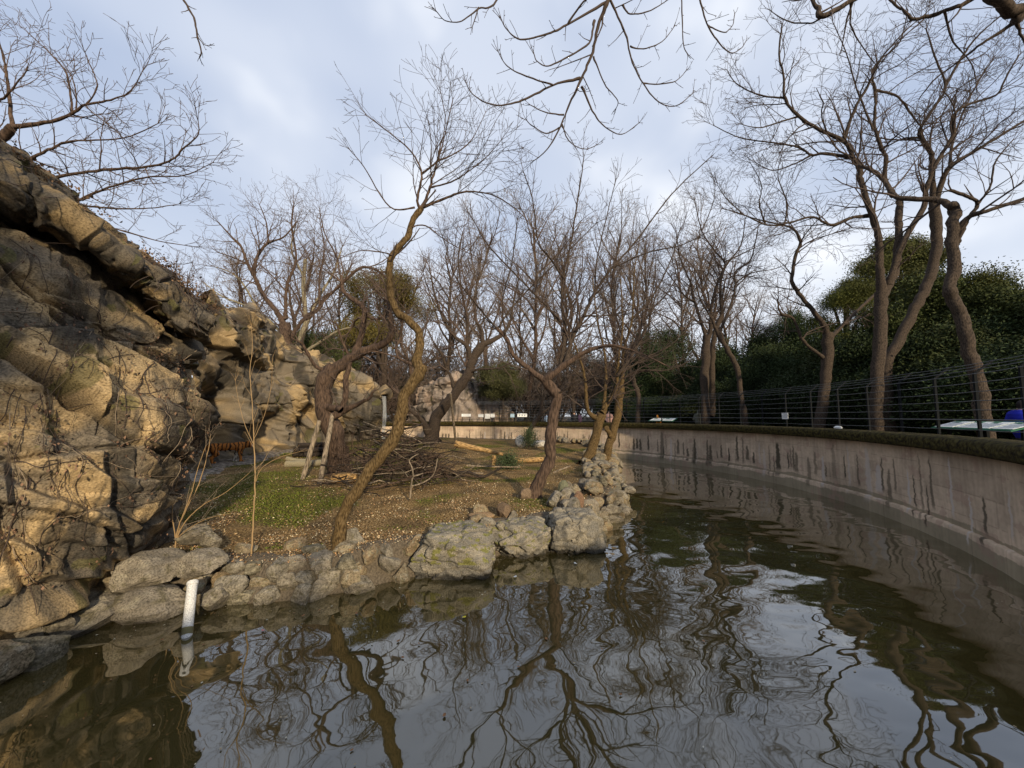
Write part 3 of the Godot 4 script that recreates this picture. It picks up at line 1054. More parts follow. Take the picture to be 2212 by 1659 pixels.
func grow(g: Geo, p: Vector3, dir: Vector3, length: float, r: float, lvl: int, s: Dictionary, rr: RandomNumberGenerator) -> void:
	var step: float = s.step * (1.6 if lvl == 1 else 1.0)
	var n := clampi(int(length / step) + 1, 2, 9)
	var h := length / n
	var pts := PackedVector3Array([p])
	var rad := PackedFloat32Array([r])
	var dirs: Array = [dir]
	var d := dir
	var wig: float = s.wig
	var lift: float = s.up
	var least: float = s.min
	var q := p
	var bend := Vector3(rr.randfn(), rr.randfn(), rr.randfn()) * wig * 0.5
	for k in n:
		d = (d + bend + Vector3(rr.randfn(), rr.randfn(), rr.randfn()) * wig + Vector3(0, lift, 0)).normalized()
		q += d * h
		pts.append(q)
		dirs.append(d)
		rad.append(maxf(lerpf(r, r * 0.35, (k + 1.0) / n), least))
	g.tube(pts, rad, 5 if r > 0.02 else (4 if r > 0.009 else 3))
	if lvl >= s.levels:
		return
	var count := int(length * s.kids[lvl] + rr.randf())
	var turn := rr.randf() * TAU
	for c in count:
		var t := 0.12 + 0.88 * (c + rr.randf()) / count
		var k := clampi(int(t * n), 0, n - 1)
		var f := t * n - k
		var o := pts[k].lerp(pts[k + 1], f)
		var e: Vector3 = dirs[k]
		turn += 2.4 + 0.5 * rr.randfn()
		var side := e.cross(Vector3.UP if absf(e.y) < 0.9 else Vector3.RIGHT).normalized().rotated(e, turn)
		var a: float = s.ang * (0.7 + 0.5 * rr.randf())
		var ratio: float = s.len[mini(lvl, 2)]
		grow(g, o, (e * cos(a) + side * sin(a)).normalized(), length * ratio * (1.15 - 0.6 * t) * (0.65 + 0.7 * rr.randf()), maxf(lerpf(r, r * 0.35, t) * 0.6, least), lvl + 1, s, rr)

# limbs: [points, r0, r1, children per metre, child length]; the first is the trunk
func tree(called: String, label: String, group: String, limbs: Array, s: Dictionary, seed_: int, foot := -1.0, kind := "tree") -> Node3D:
	var rr := RandomNumberGenerator.new()
	rr.seed = seed_
	var first: PackedVector3Array = limbs[0][0]
	var where := first[0]
	if foot > -0.9:
		where.y = foot - 0.12
		first.insert(0, where)
	var o := base(called, where, label, kind, group)
	var tw := Geo.new()
	for li in limbs.size():
		var l: Array = limbs[li]
		var raw: PackedVector3Array = first if li == 0 else l[0]
		var pts := smooth(raw, 6)
		var kink := noise(seed_ * 7 + li, 2.4 / (0.25 + l[1] * 4.0), 2)
		var n := pts.size()
		var rad := PackedFloat32Array()
		var run := 0.0
		for k in n:
			if k:
				run += pts[k].distance_to(pts[k - 1])
		var so_far := 0.0
		for k in n:
			var t := float(k) / (n - 1)
			if k:
				so_far += pts[k].distance_to(pts[k - 1])
			var r: float = lerpf(l[1] * (0.92 if li == 0 else 1.03), l[2] * 1.25, pow(t, 0.8))
			if li == 0 and foot > -0.9:
				r *= 1.0 + 0.75 * exp(-so_far / (l[1] * 1.6))
			r *= 1.0 + 0.13 * kink.get_noise_1d(so_far * 1.3 + 120.0) + (0.22 * exp(-pow((so_far - l[1] * 1.5) / (l[1] * 1.6 + 0.02), 2.0)) if li > 0 else 0.0)
			rad.append(r)
			if k > 0 and k < n - 1:
				pts[k] += Vector3(kink.get_noise_1d(so_far), 0.4 * kink.get_noise_1d(so_far + 40.0), kink.get_noise_1d(so_far + 80.0)) * minf(r, 0.02 + r * 0.22) * 0.9
		for k in n:
			pts[k] -= where
		var thick: float = l[1]
		var g := Geo.new()
		g.tube(pts, rad, 14 if thick > 0.09 else (9 if thick > 0.035 else 6), 0.22, fn.bark)
		if l[2] > 0.03:
			g.cap(pts, rad, 14 if thick > 0.09 else (9 if thick > 0.035 else 6), true)
		put("trunk" if li == 0 else "limb", g.mesh(M[s.bark if li == 0 or thick > 0.085 or not s.has("upper") else s.upper]), o)
		var dens: float = l[3]
		if dens <= 0.0:
			continue
		var count := int(run * dens) + 1
		var turn := rr.randf() * TAU
		for c in count + 3:
			var t := 1.0 if c >= count else (0.16 if li else 0.35) + (0.84 if li else 0.65) * (c + rr.randf()) / count
			var k := clampi(int(t * (n - 1)), 0, n - 2)
			var e := (pts[k + 1] - pts[k]).normalized()
			turn += 2.4 + 0.6 * rr.randfn()
			var side := e.cross(Vector3.UP if absf(e.y) < 0.9 else Vector3.RIGHT).normalized().rotated(e, turn)
			var a: float = s.ang * (0.65 + 0.6 * rr.randf()) * (0.45 if c >= count else 1.0)
			var dir := (e * cos(a) + side * sin(a)).normalized()
			var length: float = l[4] * (1.2 - 0.5 * t) * (0.5 + 0.8 * rr.randf())
			grow(tw, pts[k].lerp(pts[k + 1], 0.5), dir, length, clampf(rad[k] * s.thin, s.min * 1.5, 0.014 + 0.013 * length), 1, s, rr)
	if tw.v.size():
		stuff(put("twigs", tw.mesh(M[s.twig]), o))
	return o

func wild_limbs(h: float, seed_: int, r0: float, spread: float, count: int, low: float) -> Array:   # a free-standing tree of height h at the origin
	var rr := RandomNumberGenerator.new()
	rr.seed = seed_
	var out: Array = []
	var t := PackedVector3Array()
	var q := Vector3.ZERO
	for k in 8:
		t.append(q)
		q += Vector3(rr.randfn() * 0.035 * h * 0.6, h / 9.0, rr.randfn() * 0.035 * h * 0.6)
	out.append([t, r0, r0 * 0.2, 2.0, h * 0.12])
	for c in count:
		var f := low + (0.95 - low) * (c + 0.5) / count
		var k := clampi(int(f * 7), 0, 6)
		var p := t[k].lerp(t[k + 1], f * 7 - k)
		var az := c * 2.4 + rr.randf()
		var d := Vector3(cos(az) * spread, 0.75 + 0.4 * rr.randf(), sin(az) * spread).normalized()
		var limb := PackedVector3Array()
		var ln := h * (0.42 - 0.24 * f) * (0.8 + 0.5 * rr.randf())
		for e in 5:
			limb.append(p)
			d = (d + Vector3(rr.randfn(), rr.randfn(), rr.randfn()) * 0.16 + Vector3(0, 0.10, 0)).normalized()
			p += d * ln / 4.0
		out.append([limb, r0 * 0.55 * (1.0 - 0.6 * f), 0.015, 2.2, h * 0.11])
	return out

func leaf_clump(seed_: int, count: int, size: float, leaf: float) -> ArrayMesh:
	var rr := RandomNumberGenerator.new()
	rr.seed = seed_
	var g := Geo.new()
	for k in count:
		var c := Vector3(rr.randfn(), rr.randfn() * 0.7, rr.randfn()) * size * 0.42
		var d := Vector3(rr.randfn(), rr.randfn() * 0.6 - 0.1, rr.randfn()).normalized()
		var w := d.cross(Vector3(rr.randfn(), rr.randfn() + 0.6, rr.randfn())).normalized() * leaf * 0.24
		var l := leaf * (0.7 + 0.6 * rr.randf())
		g.quad(c, c + d * l * 0.45 - w, c + d * l, c + d * l * 0.5 + w)
	tinted(g, Color(1, 1, 1))
	return g.mesh(M.leaf)

func evergreen(called: String, label: String, group: String, px: float, top: float, d: float, wide: float, foot: float, low: float, tint: Color, seed_: int, kind := "tree", lobes := 16, clumps := 950) -> Node3D:
	var rr := RandomNumberGenerator.new()
	rr.seed = seed_
	var c := at(px, top, d) if d > 1.5 else Vector3(-1.9, 11.5, 7.2)
	var where := Vector3(c.x, foot, c.z)
	var h := c.y - foot
	var o := base(called, where, label, kind, group)
	var lo := h * low
	var mid := Vector3(0, (h + lo) * 0.5, 0)
	var half := Vector3(wide, (h - lo) * 0.5, wide)
	var pts := PackedVector3Array([Vector3(0, -0.1, 0), Vector3(0.1 * wide * rr.randfn(), h * 0.35, 0.1 * wide * rr.randfn()), Vector3(0.1 * wide * rr.randfn(), h * 0.75, 0)])
	var g := Geo.new()
	var r0 := 0.028 * h
	g.tube(smooth(pts, 4), lerped(PackedFloat32Array([r0, r0 * 0.7, r0 * 0.3]), 4), 8)
	put("trunk", g.mesh(M.bark), o)
	var spots: Array = []
	var tints: Array = []
	var arms := Geo.new()
	for l in lobes:
		var dir := Vector3(rr.randfn(), rr.randfn() * 0.9, rr.randfn()).normalized()
		var lc := mid + dir * half * (0.45 + 0.55 * rr.randf())
		lc.y = maxf(lc.y, lo * 0.8 + 0.2)
		var lr := minf(half.x, half.y) * (0.20 + 0.24 * rr.randf())
		var bt := Color(tint.r, tint.g, tint.b) * (0.75 + 0.55 * rr.randf())
		if l % 4 == 0:
			arms.tube(smooth(PackedVector3Array([Vector3(0, lo * 0.7 + 0.2 * h * rr.randf(), 0), lc * Vector3(0.5, 0.85, 0.5), lc]), 3), lerped(PackedFloat32Array([r0 * 0.5, r0 * 0.3, 0.01]), 3), 5)
		for k in clumps / lobes:
			var q := Vector3(rr.randfn(), rr.randfn(), rr.randfn()).normalized()
			var rad := lr * pow(rr.randf(), 0.28)
			var p := lc + Vector3(q.x, q.y * 0.72, q.z) * rad
			var sc := (0.75 + 0.6 * rr.randf()) * clampf(wide / 2.2, 0.6, 1.5)
			spots.append(Transform3D(Basis(Vector3(rr.randfn(), rr.randfn(), rr.randfn()).normalized(), rr.randf() * TAU).scaled(Vector3.ONE * sc), p))
			var tt := bt * (0.8 + 0.4 * rr.randf())
			tints.append(Color(tt.r, tt.g, tt.b))
	if arms.v.size():
		put("limb", arms.mesh(M.bark), o)
	scatter("crown", M_clumps[seed_ % M_clumps.size()], spots, tints, o)
	return o

var M_clumps: Array = []

func dr(px: float, r: float) -> float:
	return -ring_at(px, r).z

func trees() -> void:
	for k in 3:
		M_clumps.append(leaf_clump(900 + k, 80, 0.8, 0.10))
	island_trees()
	bank_trees()
	overhead()
	backdrop()

func island_trees() -> void:
	var G := "bare trees on the island"
	var whip := style({"wig": 0.10, "up": 0.055, "kids": [3.0, 3.4, 4.0], "len": [1.4, 0.62, 0.5], "ang": 0.8, "step": 0.14, "bark": "bark_moss", "upper": "bark_red"})
	tree("bare_tree", "tall bare tree with a leaning mossy golden trunk rooted among the front shore rocks", G, [
		[P([733, 1175, 742, 1106, 777, 1051, 802, 1011, 850, 949, 868, 891, 873, 855, 900, 811, 910, 795], 7.35, 7.5), 0.115, 0.095, 0.0, 1.0],
		[P([910, 797, 901, 774, 907, 735, 901, 711, 880, 690, 856, 673, 844, 634, 841, 601, 844, 563, 856, 539, 878, 515, 893, 473, 911, 449], 7.5, 7.7), 0.088, 0.046, 1.2, 1.0],
		[P([911, 452, 902, 434, 911, 375, 890, 330, 848, 292, 789, 247], 7.7, 7.4), 0.032, 0.006, 4.2, 1.0],
		[P([911, 449, 929, 405, 944, 351, 958, 304, 979, 211], 7.7, 8.0), 0.034, 0.006, 4.8, 1.15],
		[P([911, 375, 944, 348, 950, 320, 962, 262, 950, 190], 7.7, 7.3), 0.022, 0.005, 4.6, 1.0],
		[P([914, 447, 967, 426, 1003, 415, 1036, 415, 1075, 426, 1122, 458, 1150, 490], 7.7, 8.3), 0.03, 0.005, 4.2, 1.15],
		[P([929, 405, 975, 393, 1010, 372, 1050, 340, 1085, 300], 7.7, 7.2), 0.02, 0.005, 4.6, 1.1],
		[P([944, 348, 985, 330, 1020, 300, 1050, 240], 7.8, 8.4), 0.02, 0.005, 4.6, 1.0],
		[P([896, 448, 842, 447, 786, 360, 753, 321], 7.7, 7.2), 0.018, 0.005, 4.0, 0.8],
		[P([890, 491, 920, 488, 970, 524, 1040, 560], 7.65, 8.2), 0.018, 0.005, 3.6, 1.0],
		[P([848, 551, 825, 545, 777, 542, 730, 560], 7.6, 7.1), 0.016, 0.005, 3.6, 0.9],
		[P([898, 790, 862, 774, 856, 747, 865, 726, 839, 688, 841, 660], 7.5, 7.9), 0.034, 0.010, 3.0, 0.8],
		[P([862, 774, 809, 759, 770, 772, 730, 800], 7.6, 7.2), 0.022, 0.006, 3.2, 0.8],
		[P([908, 790, 940, 776, 985, 770, 1030, 778], 7.5, 7.3), 0.016, 0.005, 3.4, 0.9],
	], whip, 1, ground_y(-3.3, -7.4))
	var gnarl := style({"bark": "bark_red", "twig": "twig_red", "wig": 0.2, "up": 0.04, "kids": [3.0, 3.2, 4.0], "len": [1.4, 0.6, 0.5], "min": 0.0036, "step": 0.22})
	var d2 := 14.6
	tree("bare_tree", "thick old bare tree with a hollow cut stub, held up by two wooden props", G, [
		[P([733, 1012, 726, 960, 718, 925, 704, 895, 697, 848, 702, 819, 722, 796], d2, d2), 0.36, 0.24, 0.0, 1.0],
		[P([722, 800, 758, 774, 794, 756, 830, 741, 847, 714, 842, 680, 838, 650], d2, d2 - 0.6), 0.20, 0.06, 1.6, 1.9],
		[P([765, 772, 779, 729, 788, 679, 782, 661, 746, 634, 737, 610], d2, d2 + 0.5), 0.13, 0.06, 1.6, 1.9],
		[P([737, 612, 779, 579, 812, 583, 836, 604, 850, 640], d2 + 0.5, d2), 0.06, 0.03, 2.2, 2.0],
		[P([737, 612, 700, 650, 662, 690, 640, 640, 612, 600], d2 + 0.4, d2 + 1.4), 0.05, 0.02, 2.4, 2.0],
		[P([737, 612, 728, 560, 700, 500, 690, 450], d2 + 0.5, d2 + 0.9), 0.045, 0.012, 2.6, 2.0],
		[P([702, 802, 678, 786, 654, 744, 630, 729, 600, 690], d2, d2 - 0.8), 0.08, 0.012, 2.2, 1.5],
		[P([716, 902, 735, 890, 746, 858, 747, 819, 756, 782], d2 - 0.25, d2 - 0.2), 0.12, 0.07, 0.6, 0.8],
		[P([700, 880, 728, 882, 736, 884], d2 - 0.1, d2 - 0.5), 0.11, 0.10, 0.0, 0.5],
		[P([740, 888, 770, 874, 797, 860, 806, 846], d2 - 0.2, d2 - 0.5), 0.11, 0.03, 1.2, 0.9],
		[P([788, 679, 812, 690, 838, 676, 860, 640], d2 + 0.3, d2 - 0.4), 0.05, 0.012, 2.4, 1.8],
		[P([758, 774, 740, 740, 726, 700, 700, 690], d2, d2 - 0.5), 0.06, 0.012, 2.4, 1.6],
	], gnarl, 2, ground_y(-6.5, -14.6))
	var d3 := 24.0
	tree("bare_tree", "bare tree with a dark trunk leaning right out of the mound behind the brush pile", G, [
		[P([934, 956, 940, 908, 960, 878, 984, 848, 1011, 807, 1020, 780, 1041, 745], d3, d3), 0.40, 0.22, 0.0, 1.0],
		[P([1041, 745, 1080, 726, 1100, 700, 1108, 660, 1120, 600], d3, d3 + 1.0), 0.18, 0.03, 1.6, 2.8],
		[P([1017, 780, 1008, 747, 984, 729, 960, 694, 940, 640, 930, 590], d3, d3 - 1.0), 0.17, 0.03, 1.6, 2.8],
		[P([1042, 742, 1041, 714, 1029, 696], d3, d3), 0.13, 0.06, 0.8, 1.0],
		[P([1011, 807, 1032, 798, 1077, 795, 1110, 780], d3, d3 - 1.2), 0.11, 0.02, 1.6, 2.0],
		[P([981, 838, 967, 801, 937, 795, 915, 770], d3, d3 + 0.8), 0.12, 0.02, 1.6, 2.2],
		[P([925, 935, 919, 918, 904, 900, 877, 878, 862, 850], d3 - 0.2, d3 - 0.8), 0.2, 0.05, 1.2, 2.0],
		[P([1008, 747, 1010, 690, 1000, 640, 990, 560, 1000, 500], d3, d3 + 0.5), 0.11, 0.02, 1.8, 2.6],
	], style({"bark": "bark", "twig": "twig_red", "wig": 0.17, "kids": [2.4, 2.6, 3.0], "len": [1.4, 0.6, 0.5], "min": 0.005, "step": 0.32}), 3, ground_y(-4.9, -24.0))
	var d4 := 11.2
	tree("bare_tree", "wide spreading bare tree with straight fanning shoots at the island's right end", G, [
		[P([1153, 1072, 1170, 1029, 1187, 995, 1191, 929, 1200, 876, 1202, 854, 1180, 824], d4, d4), 0.185, 0.125, 0.0, 1.0],
		[P([1185, 830, 1145, 798, 1112, 771, 1092, 729, 1074, 711], d4, d4 + 0.3), 0.09, 0.045, 1.0, 1.0],
		[P([1074, 711, 1106, 664, 1160, 607, 1222, 548, 1290, 480], d4 + 0.3, d4 + 1.2), 0.032, 0.011, 3.2, 1.2],
		[P([1074, 711, 1017, 643, 980, 590, 960, 520], d4 + 0.3, d4), 0.030, 0.011, 3.2, 1.4],
		[P([1092, 729, 1086, 650, 1105, 570, 1118, 470], d4 + 0.2, d4 - 0.8), 0.028, 0.011, 3.2, 1.2],
		[P([1178, 822, 1219, 789, 1255, 765, 1294, 750, 1327, 747, 1380, 762, 1440, 790], d4, d4 - 0.8), 0.10, 0.012, 1.8, 1.1],
		[P([1222, 789, 1230, 752, 1237, 729, 1261, 682, 1285, 631, 1324, 577, 1374, 521, 1450, 420, 1540, 335], d4, d4 + 0.8), 0.075, 0.011, 3.4, 1.1],
		[P([1208, 800, 1214, 774, 1220, 714, 1214, 655, 1217, 598, 1234, 521, 1250, 420, 1262, 335], d4 + 0.1, d4 + 0.5), 0.075, 0.011, 3.6, 1.1],
		[P([1212, 695, 1169, 649, 1112, 592, 1053, 527, 1020, 470], d4 + 0.2, d4 + 1.4), 0.042, 0.011, 3.2, 1.3],
		[P([1217, 601, 1190, 560, 1163, 521, 1150, 430, 1130, 370], d4 + 0.3, d4 - 0.5), 0.034, 0.011, 3.4, 1.2],
		[P([1285, 631, 1290, 560, 1310, 470, 1330, 390], d4 + 0.3, d4 - 0.2), 0.026, 0.009, 3.4, 1.0],
		[P([1327, 577, 1400, 545, 1470, 530, 1530, 500], d4 + 0.4, d4 - 0.6), 0.026, 0.009, 3.4, 1.1],
		[P([1261, 682, 1320, 680, 1380, 660, 1430, 620], d4 + 0.2, d4 + 1.0), 0.026, 0.009, 3.2, 1.1],
		[P([1205, 850, 1225, 838, 1250, 822, 1290, 815], d4 - 0.1, d4 - 0.8), 0.03, 0.008, 2.4, 0.8],
	], style({"bark": "bark_red", "upper": "bark", "wig": 0.10, "up": 0.07, "kids": [3.2, 3.4, 3.6], "len": [1.4, 0.6, 0.5], "ang": 0.7, "min": 0.0042, "step": 0.2}), 4, ground_y(0.6, -11.2))
	var d5 := 17.3
	var st5 := style({"bark": "bark_moss", "upper": "bark", "wig": 0.15, "kids": [3.0, 3.2, 3.6], "len": [1.4, 0.6, 0.5], "min": 0.004, "step": 0.26})
	tree("bare_tree", "forked mossy bare tree, left of the thin leaning one", G, [
		[P([1261, 1009, 1279, 967, 1294, 915, 1300, 893], d5, d5), 0.24, 0.16, 0.0, 1.0],
		[P([1296, 905, 1273, 893, 1267, 863, 1264, 824, 1257, 789, 1240, 740], d5, d5 - 0.4), 0.11, 0.03, 1.8, 1.6],
		[P([1300, 893, 1309, 878, 1330, 842, 1333, 812, 1336, 774, 1345, 700, 1340, 600], d5, d5 + 0.6), 0.13, 0.02, 2.0, 2.0],
		[P([1303, 885, 1306, 863, 1309, 810, 1305, 760, 1290, 690, 1280, 600], d5, d5 + 0.2), 0.10, 0.02, 2.0, 2.0],
		[P([1333, 812, 1370, 760, 1400, 700, 1420, 620], d5 + 0.2, d5 - 0.5), 0.07, 0.015, 2.2, 1.8],
		[P([1264, 824, 1230, 790, 1200, 760], d5, d5 - 0.6), 0.04, 0.012, 2.2, 1.4],
	], st5, 5, ground_y(3.2, -17.3))
	var d6 := 18.6
	tree("bare_tree", "thin leaning bare tree with a pale stump, nearest the water at the island's right tip", G, [
		[P([1309, 997, 1316, 960, 1324, 937, 1335, 893, 1341, 836], d6, d6), 0.20, 0.15, 0.0, 1.0],
		[P([1341, 838, 1333, 818, 1330, 790, 1335, 730], d6, d6 + 0.5), 0.1, 0.03, 1.8, 1.6],
		[P([1342, 836, 1345, 804, 1347, 759, 1365, 690, 1370, 590, 1385, 500], d6, d6 - 0.3), 0.1, 0.015, 2.0, 2.0],
		[P([1345, 820, 1377, 801, 1443, 799, 1490, 780], d6, d6 - 1.2), 0.07, 0.012, 2.4, 1.5],
		[P([1346, 804, 1390, 775, 1450, 745, 1500, 690], d6, d6 + 0.8), 0.06, 0.012, 2.4, 1.7],
		[P([1365, 690, 1410, 640, 1450, 560, 1470, 490], d6, d6 + 0.6), 0.06, 0.012, 2.4, 1.8],
		[P([1322, 945, 1314, 932, 1311, 924], d6 - 0.1, d6 - 0.3), 0.095, 0.09, 0.0, 1.0],
	], st5, 6, ground_y(4.3, -18.6))
	tree("bare_tree", "small crooked bare tree on the far shore in front of the pale wall", G, [
		[P([1139, 962, 1145, 929, 1166, 896, 1172, 857], 26.0, 26.0), 0.2, 0.09, 0.0, 1.0],
		[P([1172, 857, 1160, 835, 1175, 810, 1165, 780], 26.0, 26.0), 0.08, 0.02, 1.4, 1.8],
		[P([1166, 896, 1190, 878, 1215, 860, 1240, 850], 26.0, 26.5), 0.09, 0.02, 1.4, 1.6],
	], style({"twig": "twig_red", "kids": [2.0, 2.4, 3.0], "min": 0.006, "step": 0.3}), 7, ground_y(0.9, -26.0))
	tree("sapling", "slender golden sapling standing among the front shore rocks", "", [
		[P([544, 1186, 548, 1113, 551, 1022, 548, 949, 544, 862, 540, 804, 545, 753, 543, 700], 7.0, 7.1), 0.020, 0.003, 2.5, 0.5],
		[P([551, 1042, 566, 1011, 602, 989, 650, 975], 7.0, 6.7), 0.010, 0.003, 3.0, 0.3],
		[P([548, 960, 530, 920, 516, 870, 508, 820], 7.05, 7.2), 0.007, 0.002, 2.5, 0.35],
		[P([548, 950, 570, 900, 585, 840, 588, 780], 7.05, 6.8), 0.007, 0.002, 2.5, 0.35],
	], style({"bark": "twig_gold", "twig": "twig_gold", "kids": [2.0, 2.0, 2.0], "len": [1.2, 0.5, 0.4], "levels": 2, "up": 0.08, "ang": 0.6, "min": 0.0022}), 8, ground_y(-4.8, -7.0), "sapling")
	tree("bare_shrub", "pale multi-stemmed bare shrub growing at the near cliff's right foot", "", [
		[P([380, 1165, 392, 1120, 412, 1070, 428, 1010, 446, 960], 6.9, 6.8), 0.016, 0.003, 2.0, 0.5],
		[P([380, 1165, 398, 1110, 430, 1045, 448, 980, 455, 940], 6.9, 7.1), 0.014, 0.003, 2.0, 0.5],
		[P([380, 1165, 402, 1125, 440, 1090, 490, 1062, 540, 1020], 6.9, 6.7), 0.013, 0.003, 2.0, 0.5],
		[P([380, 1165, 410, 1140, 450, 1120, 500, 1108], 6.9, 6.6), 0.010, 0.003, 2.0, 0.4],
		[P([380, 1165, 372, 1110, 380, 1050, 402, 985], 6.9, 6.75), 0.010, 0.003, 2.0, 0.4],
	], style({"bark": "twig_gold", "twig": "twig_pale", "kids": [2.0, 2.0, 2.0], "len": [1.2, 0.5, 0.4], "levels": 2, "min": 0.0022}), 9, ground_y(-6.0, -6.9), "shrub")

func bank_trees() -> void:
	var G := "tall bare trees along the path"
	var st := style({"bark": "bark", "wig": 0.15, "up": 0.035, "kids": [3.0, 3.3, 3.8], "len": [1.4, 0.6, 0.52], "min": 0.0058, "step": 0.26, "ang": 0.8})
	var d := dr(1894, 20.0)
	tree("bare_tree", "tallest bare tree behind the fence, forking into three dark stems", G, [
		[P([1894, 927, 1894, 821, 1902, 726, 1904, 631], d, d), 0.21, 0.165, 0.0, 1.0],
		[P([1904, 636, 1900, 575, 1898, 517, 1881, 460, 1861, 397, 1855, 360, 1841, 340, 1825, 307, 1772, 281, 1726, 251, 1696, 212, 1693, 165, 1683, 116, 1690, 50], d, d - 1.0), 0.14, 0.02, 1.9, 2.0],
		[P([1823, 300, 1845, 238, 1878, 179, 1904, 126, 1950, 73, 2010, 20], d - 0.4, d - 2.0), 0.07, 0.012, 2.4, 1.9],
		[P([1880, 466, 1840, 470, 1795, 486, 1755, 469, 1693, 483, 1646, 476, 1590, 460], d, d - 0.6), 0.075, 0.012, 2.2, 1.7],
		[P([1840, 340, 1778, 332, 1752, 335, 1722, 317, 1660, 307, 1597, 297, 1540, 270], d - 0.3, d + 0.8), 0.065, 0.012, 2.4, 1.7],
		[P([1726, 251, 1690, 262, 1640, 276, 1600, 268], d - 0.5, d - 1.2), 0.04, 0.01, 2.6, 1.4],
		[P([1696, 212, 1640, 205, 1590, 180, 1570, 150], d - 0.7, d), 0.04, 0.01, 2.6, 1.4],
		[P([1752, 335, 1720, 352, 1670, 368, 1630, 350], d, d + 0.6), 0.04, 0.01, 2.4, 1.4],
		[P([1907, 640, 1934, 582, 1941, 517, 1942, 460, 1944, 433], d, d + 0.3), 0.13, 0.09, 0.6, 1.2],
		[P([1932, 424, 1911, 387, 1914, 344, 1901, 311, 1889, 274, 1891, 238, 1891, 195, 1884, 159, 1898, 132, 1944, 90, 1960, 20], d + 0.3, d - 0.6), 0.09, 0.015, 2.0, 1.9],
		[P([1891, 195, 1940, 210, 1975, 255, 1990, 274], d, d + 0.8), 0.05, 0.02, 2.0, 1.6],
		[P([1919, 615, 1949, 528, 1995, 449, 2000, 413, 2016, 364, 2040, 324, 2059, 291, 2060, 251, 2086, 228, 2152, 205, 2169, 175, 2200, 120], d, d - 1.6), 0.11, 0.018, 1.9, 1.9],
		[P([1886, 280, 1850, 190, 1830, 120, 1800, 50], d - 0.2, d - 1.2), 0.04, 0.01, 2.6, 1.6],
	], st, 21, PATH_Y)
	d = dr(2014, 23.5)
	tree("bare_tree", "bare tree rising out of the hedge and leaning right, behind the tallest one", G, [
		[P([1915, 800, 1950, 722, 1978, 663, 1998, 625, 2014, 585, 2025, 509, 2017, 445], d, d), 0.2, 0.15, 0.0, 1.0],
		[P([2017, 450, 2036, 390, 2053, 360, 2093, 334, 2159, 294, 2230, 250], d, d - 1.2), 0.12, 0.03, 1.6, 2.0],
		[P([2017, 448, 2013, 357, 2010, 327, 1990, 297, 1990, 274, 2023, 225, 2043, 185, 2023, 132, 2000, 60], d, d - 0.8), 0.12, 0.018, 1.8, 2.1],
		[P([2043, 185, 2080, 120, 2120, 70, 2180, 20], d - 0.5, d - 1.6), 0.06, 0.015, 2.0, 1.9],
		[P([2053, 360, 2060, 300, 2100, 200, 2150, 120], d, d + 0.8), 0.06, 0.015, 2.0, 2.0],
		[P([1990, 297, 1950, 300, 1900, 320, 1850, 310], d, d + 0.6), 0.05, 0.012, 2.2, 1.7],
	], st, 22, PATH_Y)
	d = dr(2129, 19.6)
	tree("bare_tree", "crooked mossy bare tree beside the green display board", G, [
		[P([2130, 930, 2112, 821, 2094, 764, 2078, 688, 2056, 640, 2052, 620, 2061, 574, 2056, 498, 2065, 456, 2055, 444], d, d), 0.185, 0.10, 0.0, 1.0],
		[P([2062, 452, 2033, 433, 1980, 430, 1934, 424, 1911, 390, 1880, 366, 1856, 358], d, d + 1.6), 0.085, 0.04, 1.4, 1.6],
		[P([2066, 530, 2080, 495, 2094, 468, 2112, 441, 2094, 426, 2052, 411], d, d - 0.5), 0.06, 0.03, 1.0, 1.0],
		[P([2060, 505, 2094, 468, 2131, 456, 2212, 430, 2280, 410], d, d - 1.0), 0.075, 0.03, 1.8, 1.4],
		[P([2112, 441, 2140, 400, 2150, 350, 2190, 300], d - 0.4, d - 0.8), 0.03, 0.01, 2.6, 1.2],
	], style({"bark": "bark", "wig": 0.15, "kids": [2.8, 3.2, 3.6], "len": [1.4, 0.6, 0.52], "min": 0.004, "step": 0.24}), 23, PATH_Y)
	d = dr(1769, 20.2)
	tree("bare_tree", "bare tree parted like a letter Y, left of the tallest one", G, [
		[P([1769, 924, 1778, 860, 1786, 794, 1788, 720], d, d), 0.22, 0.17, 0.0, 1.0],
		[P([1788, 726, 1778, 699, 1748, 661, 1721, 627, 1710, 600, 1721, 547, 1729, 525, 1717, 498, 1694, 487, 1653, 485, 1607, 464, 1560, 450], d, d - 1.0), 0.12, 0.015, 1.6, 1.9],
		[P([1790, 730, 1801, 722, 1846, 677, 1880, 645, 1925, 600], d, d + 1.6), 0.11, 0.04, 0.8, 1.6],
		[P([1782, 775, 1736, 737, 1713, 688, 1687, 677, 1680, 650], d, d - 0.6), 0.08, 0.03, 1.4, 1.6],
		[P([1653, 485, 1640, 440, 1645, 400, 1620, 350], d - 0.8, d), 0.04, 0.01, 2.2, 1.7],
		[P([1694, 487, 1700, 440, 1680, 380, 1690, 330], d - 0.7, d - 1.2), 0.04, 0.01, 2.2, 1.7],
		[P([1721, 547, 1760, 520, 1810, 500], d - 0.5, d), 0.03, 0.01, 2.2, 1.6],
		[P([1607, 464, 1570, 430, 1550, 400], d - 1.0, d - 1.4), 0.03, 0.01, 2.4, 1.4],
	], st, 24, PATH_Y)
	d = dr(1523, 20.0)
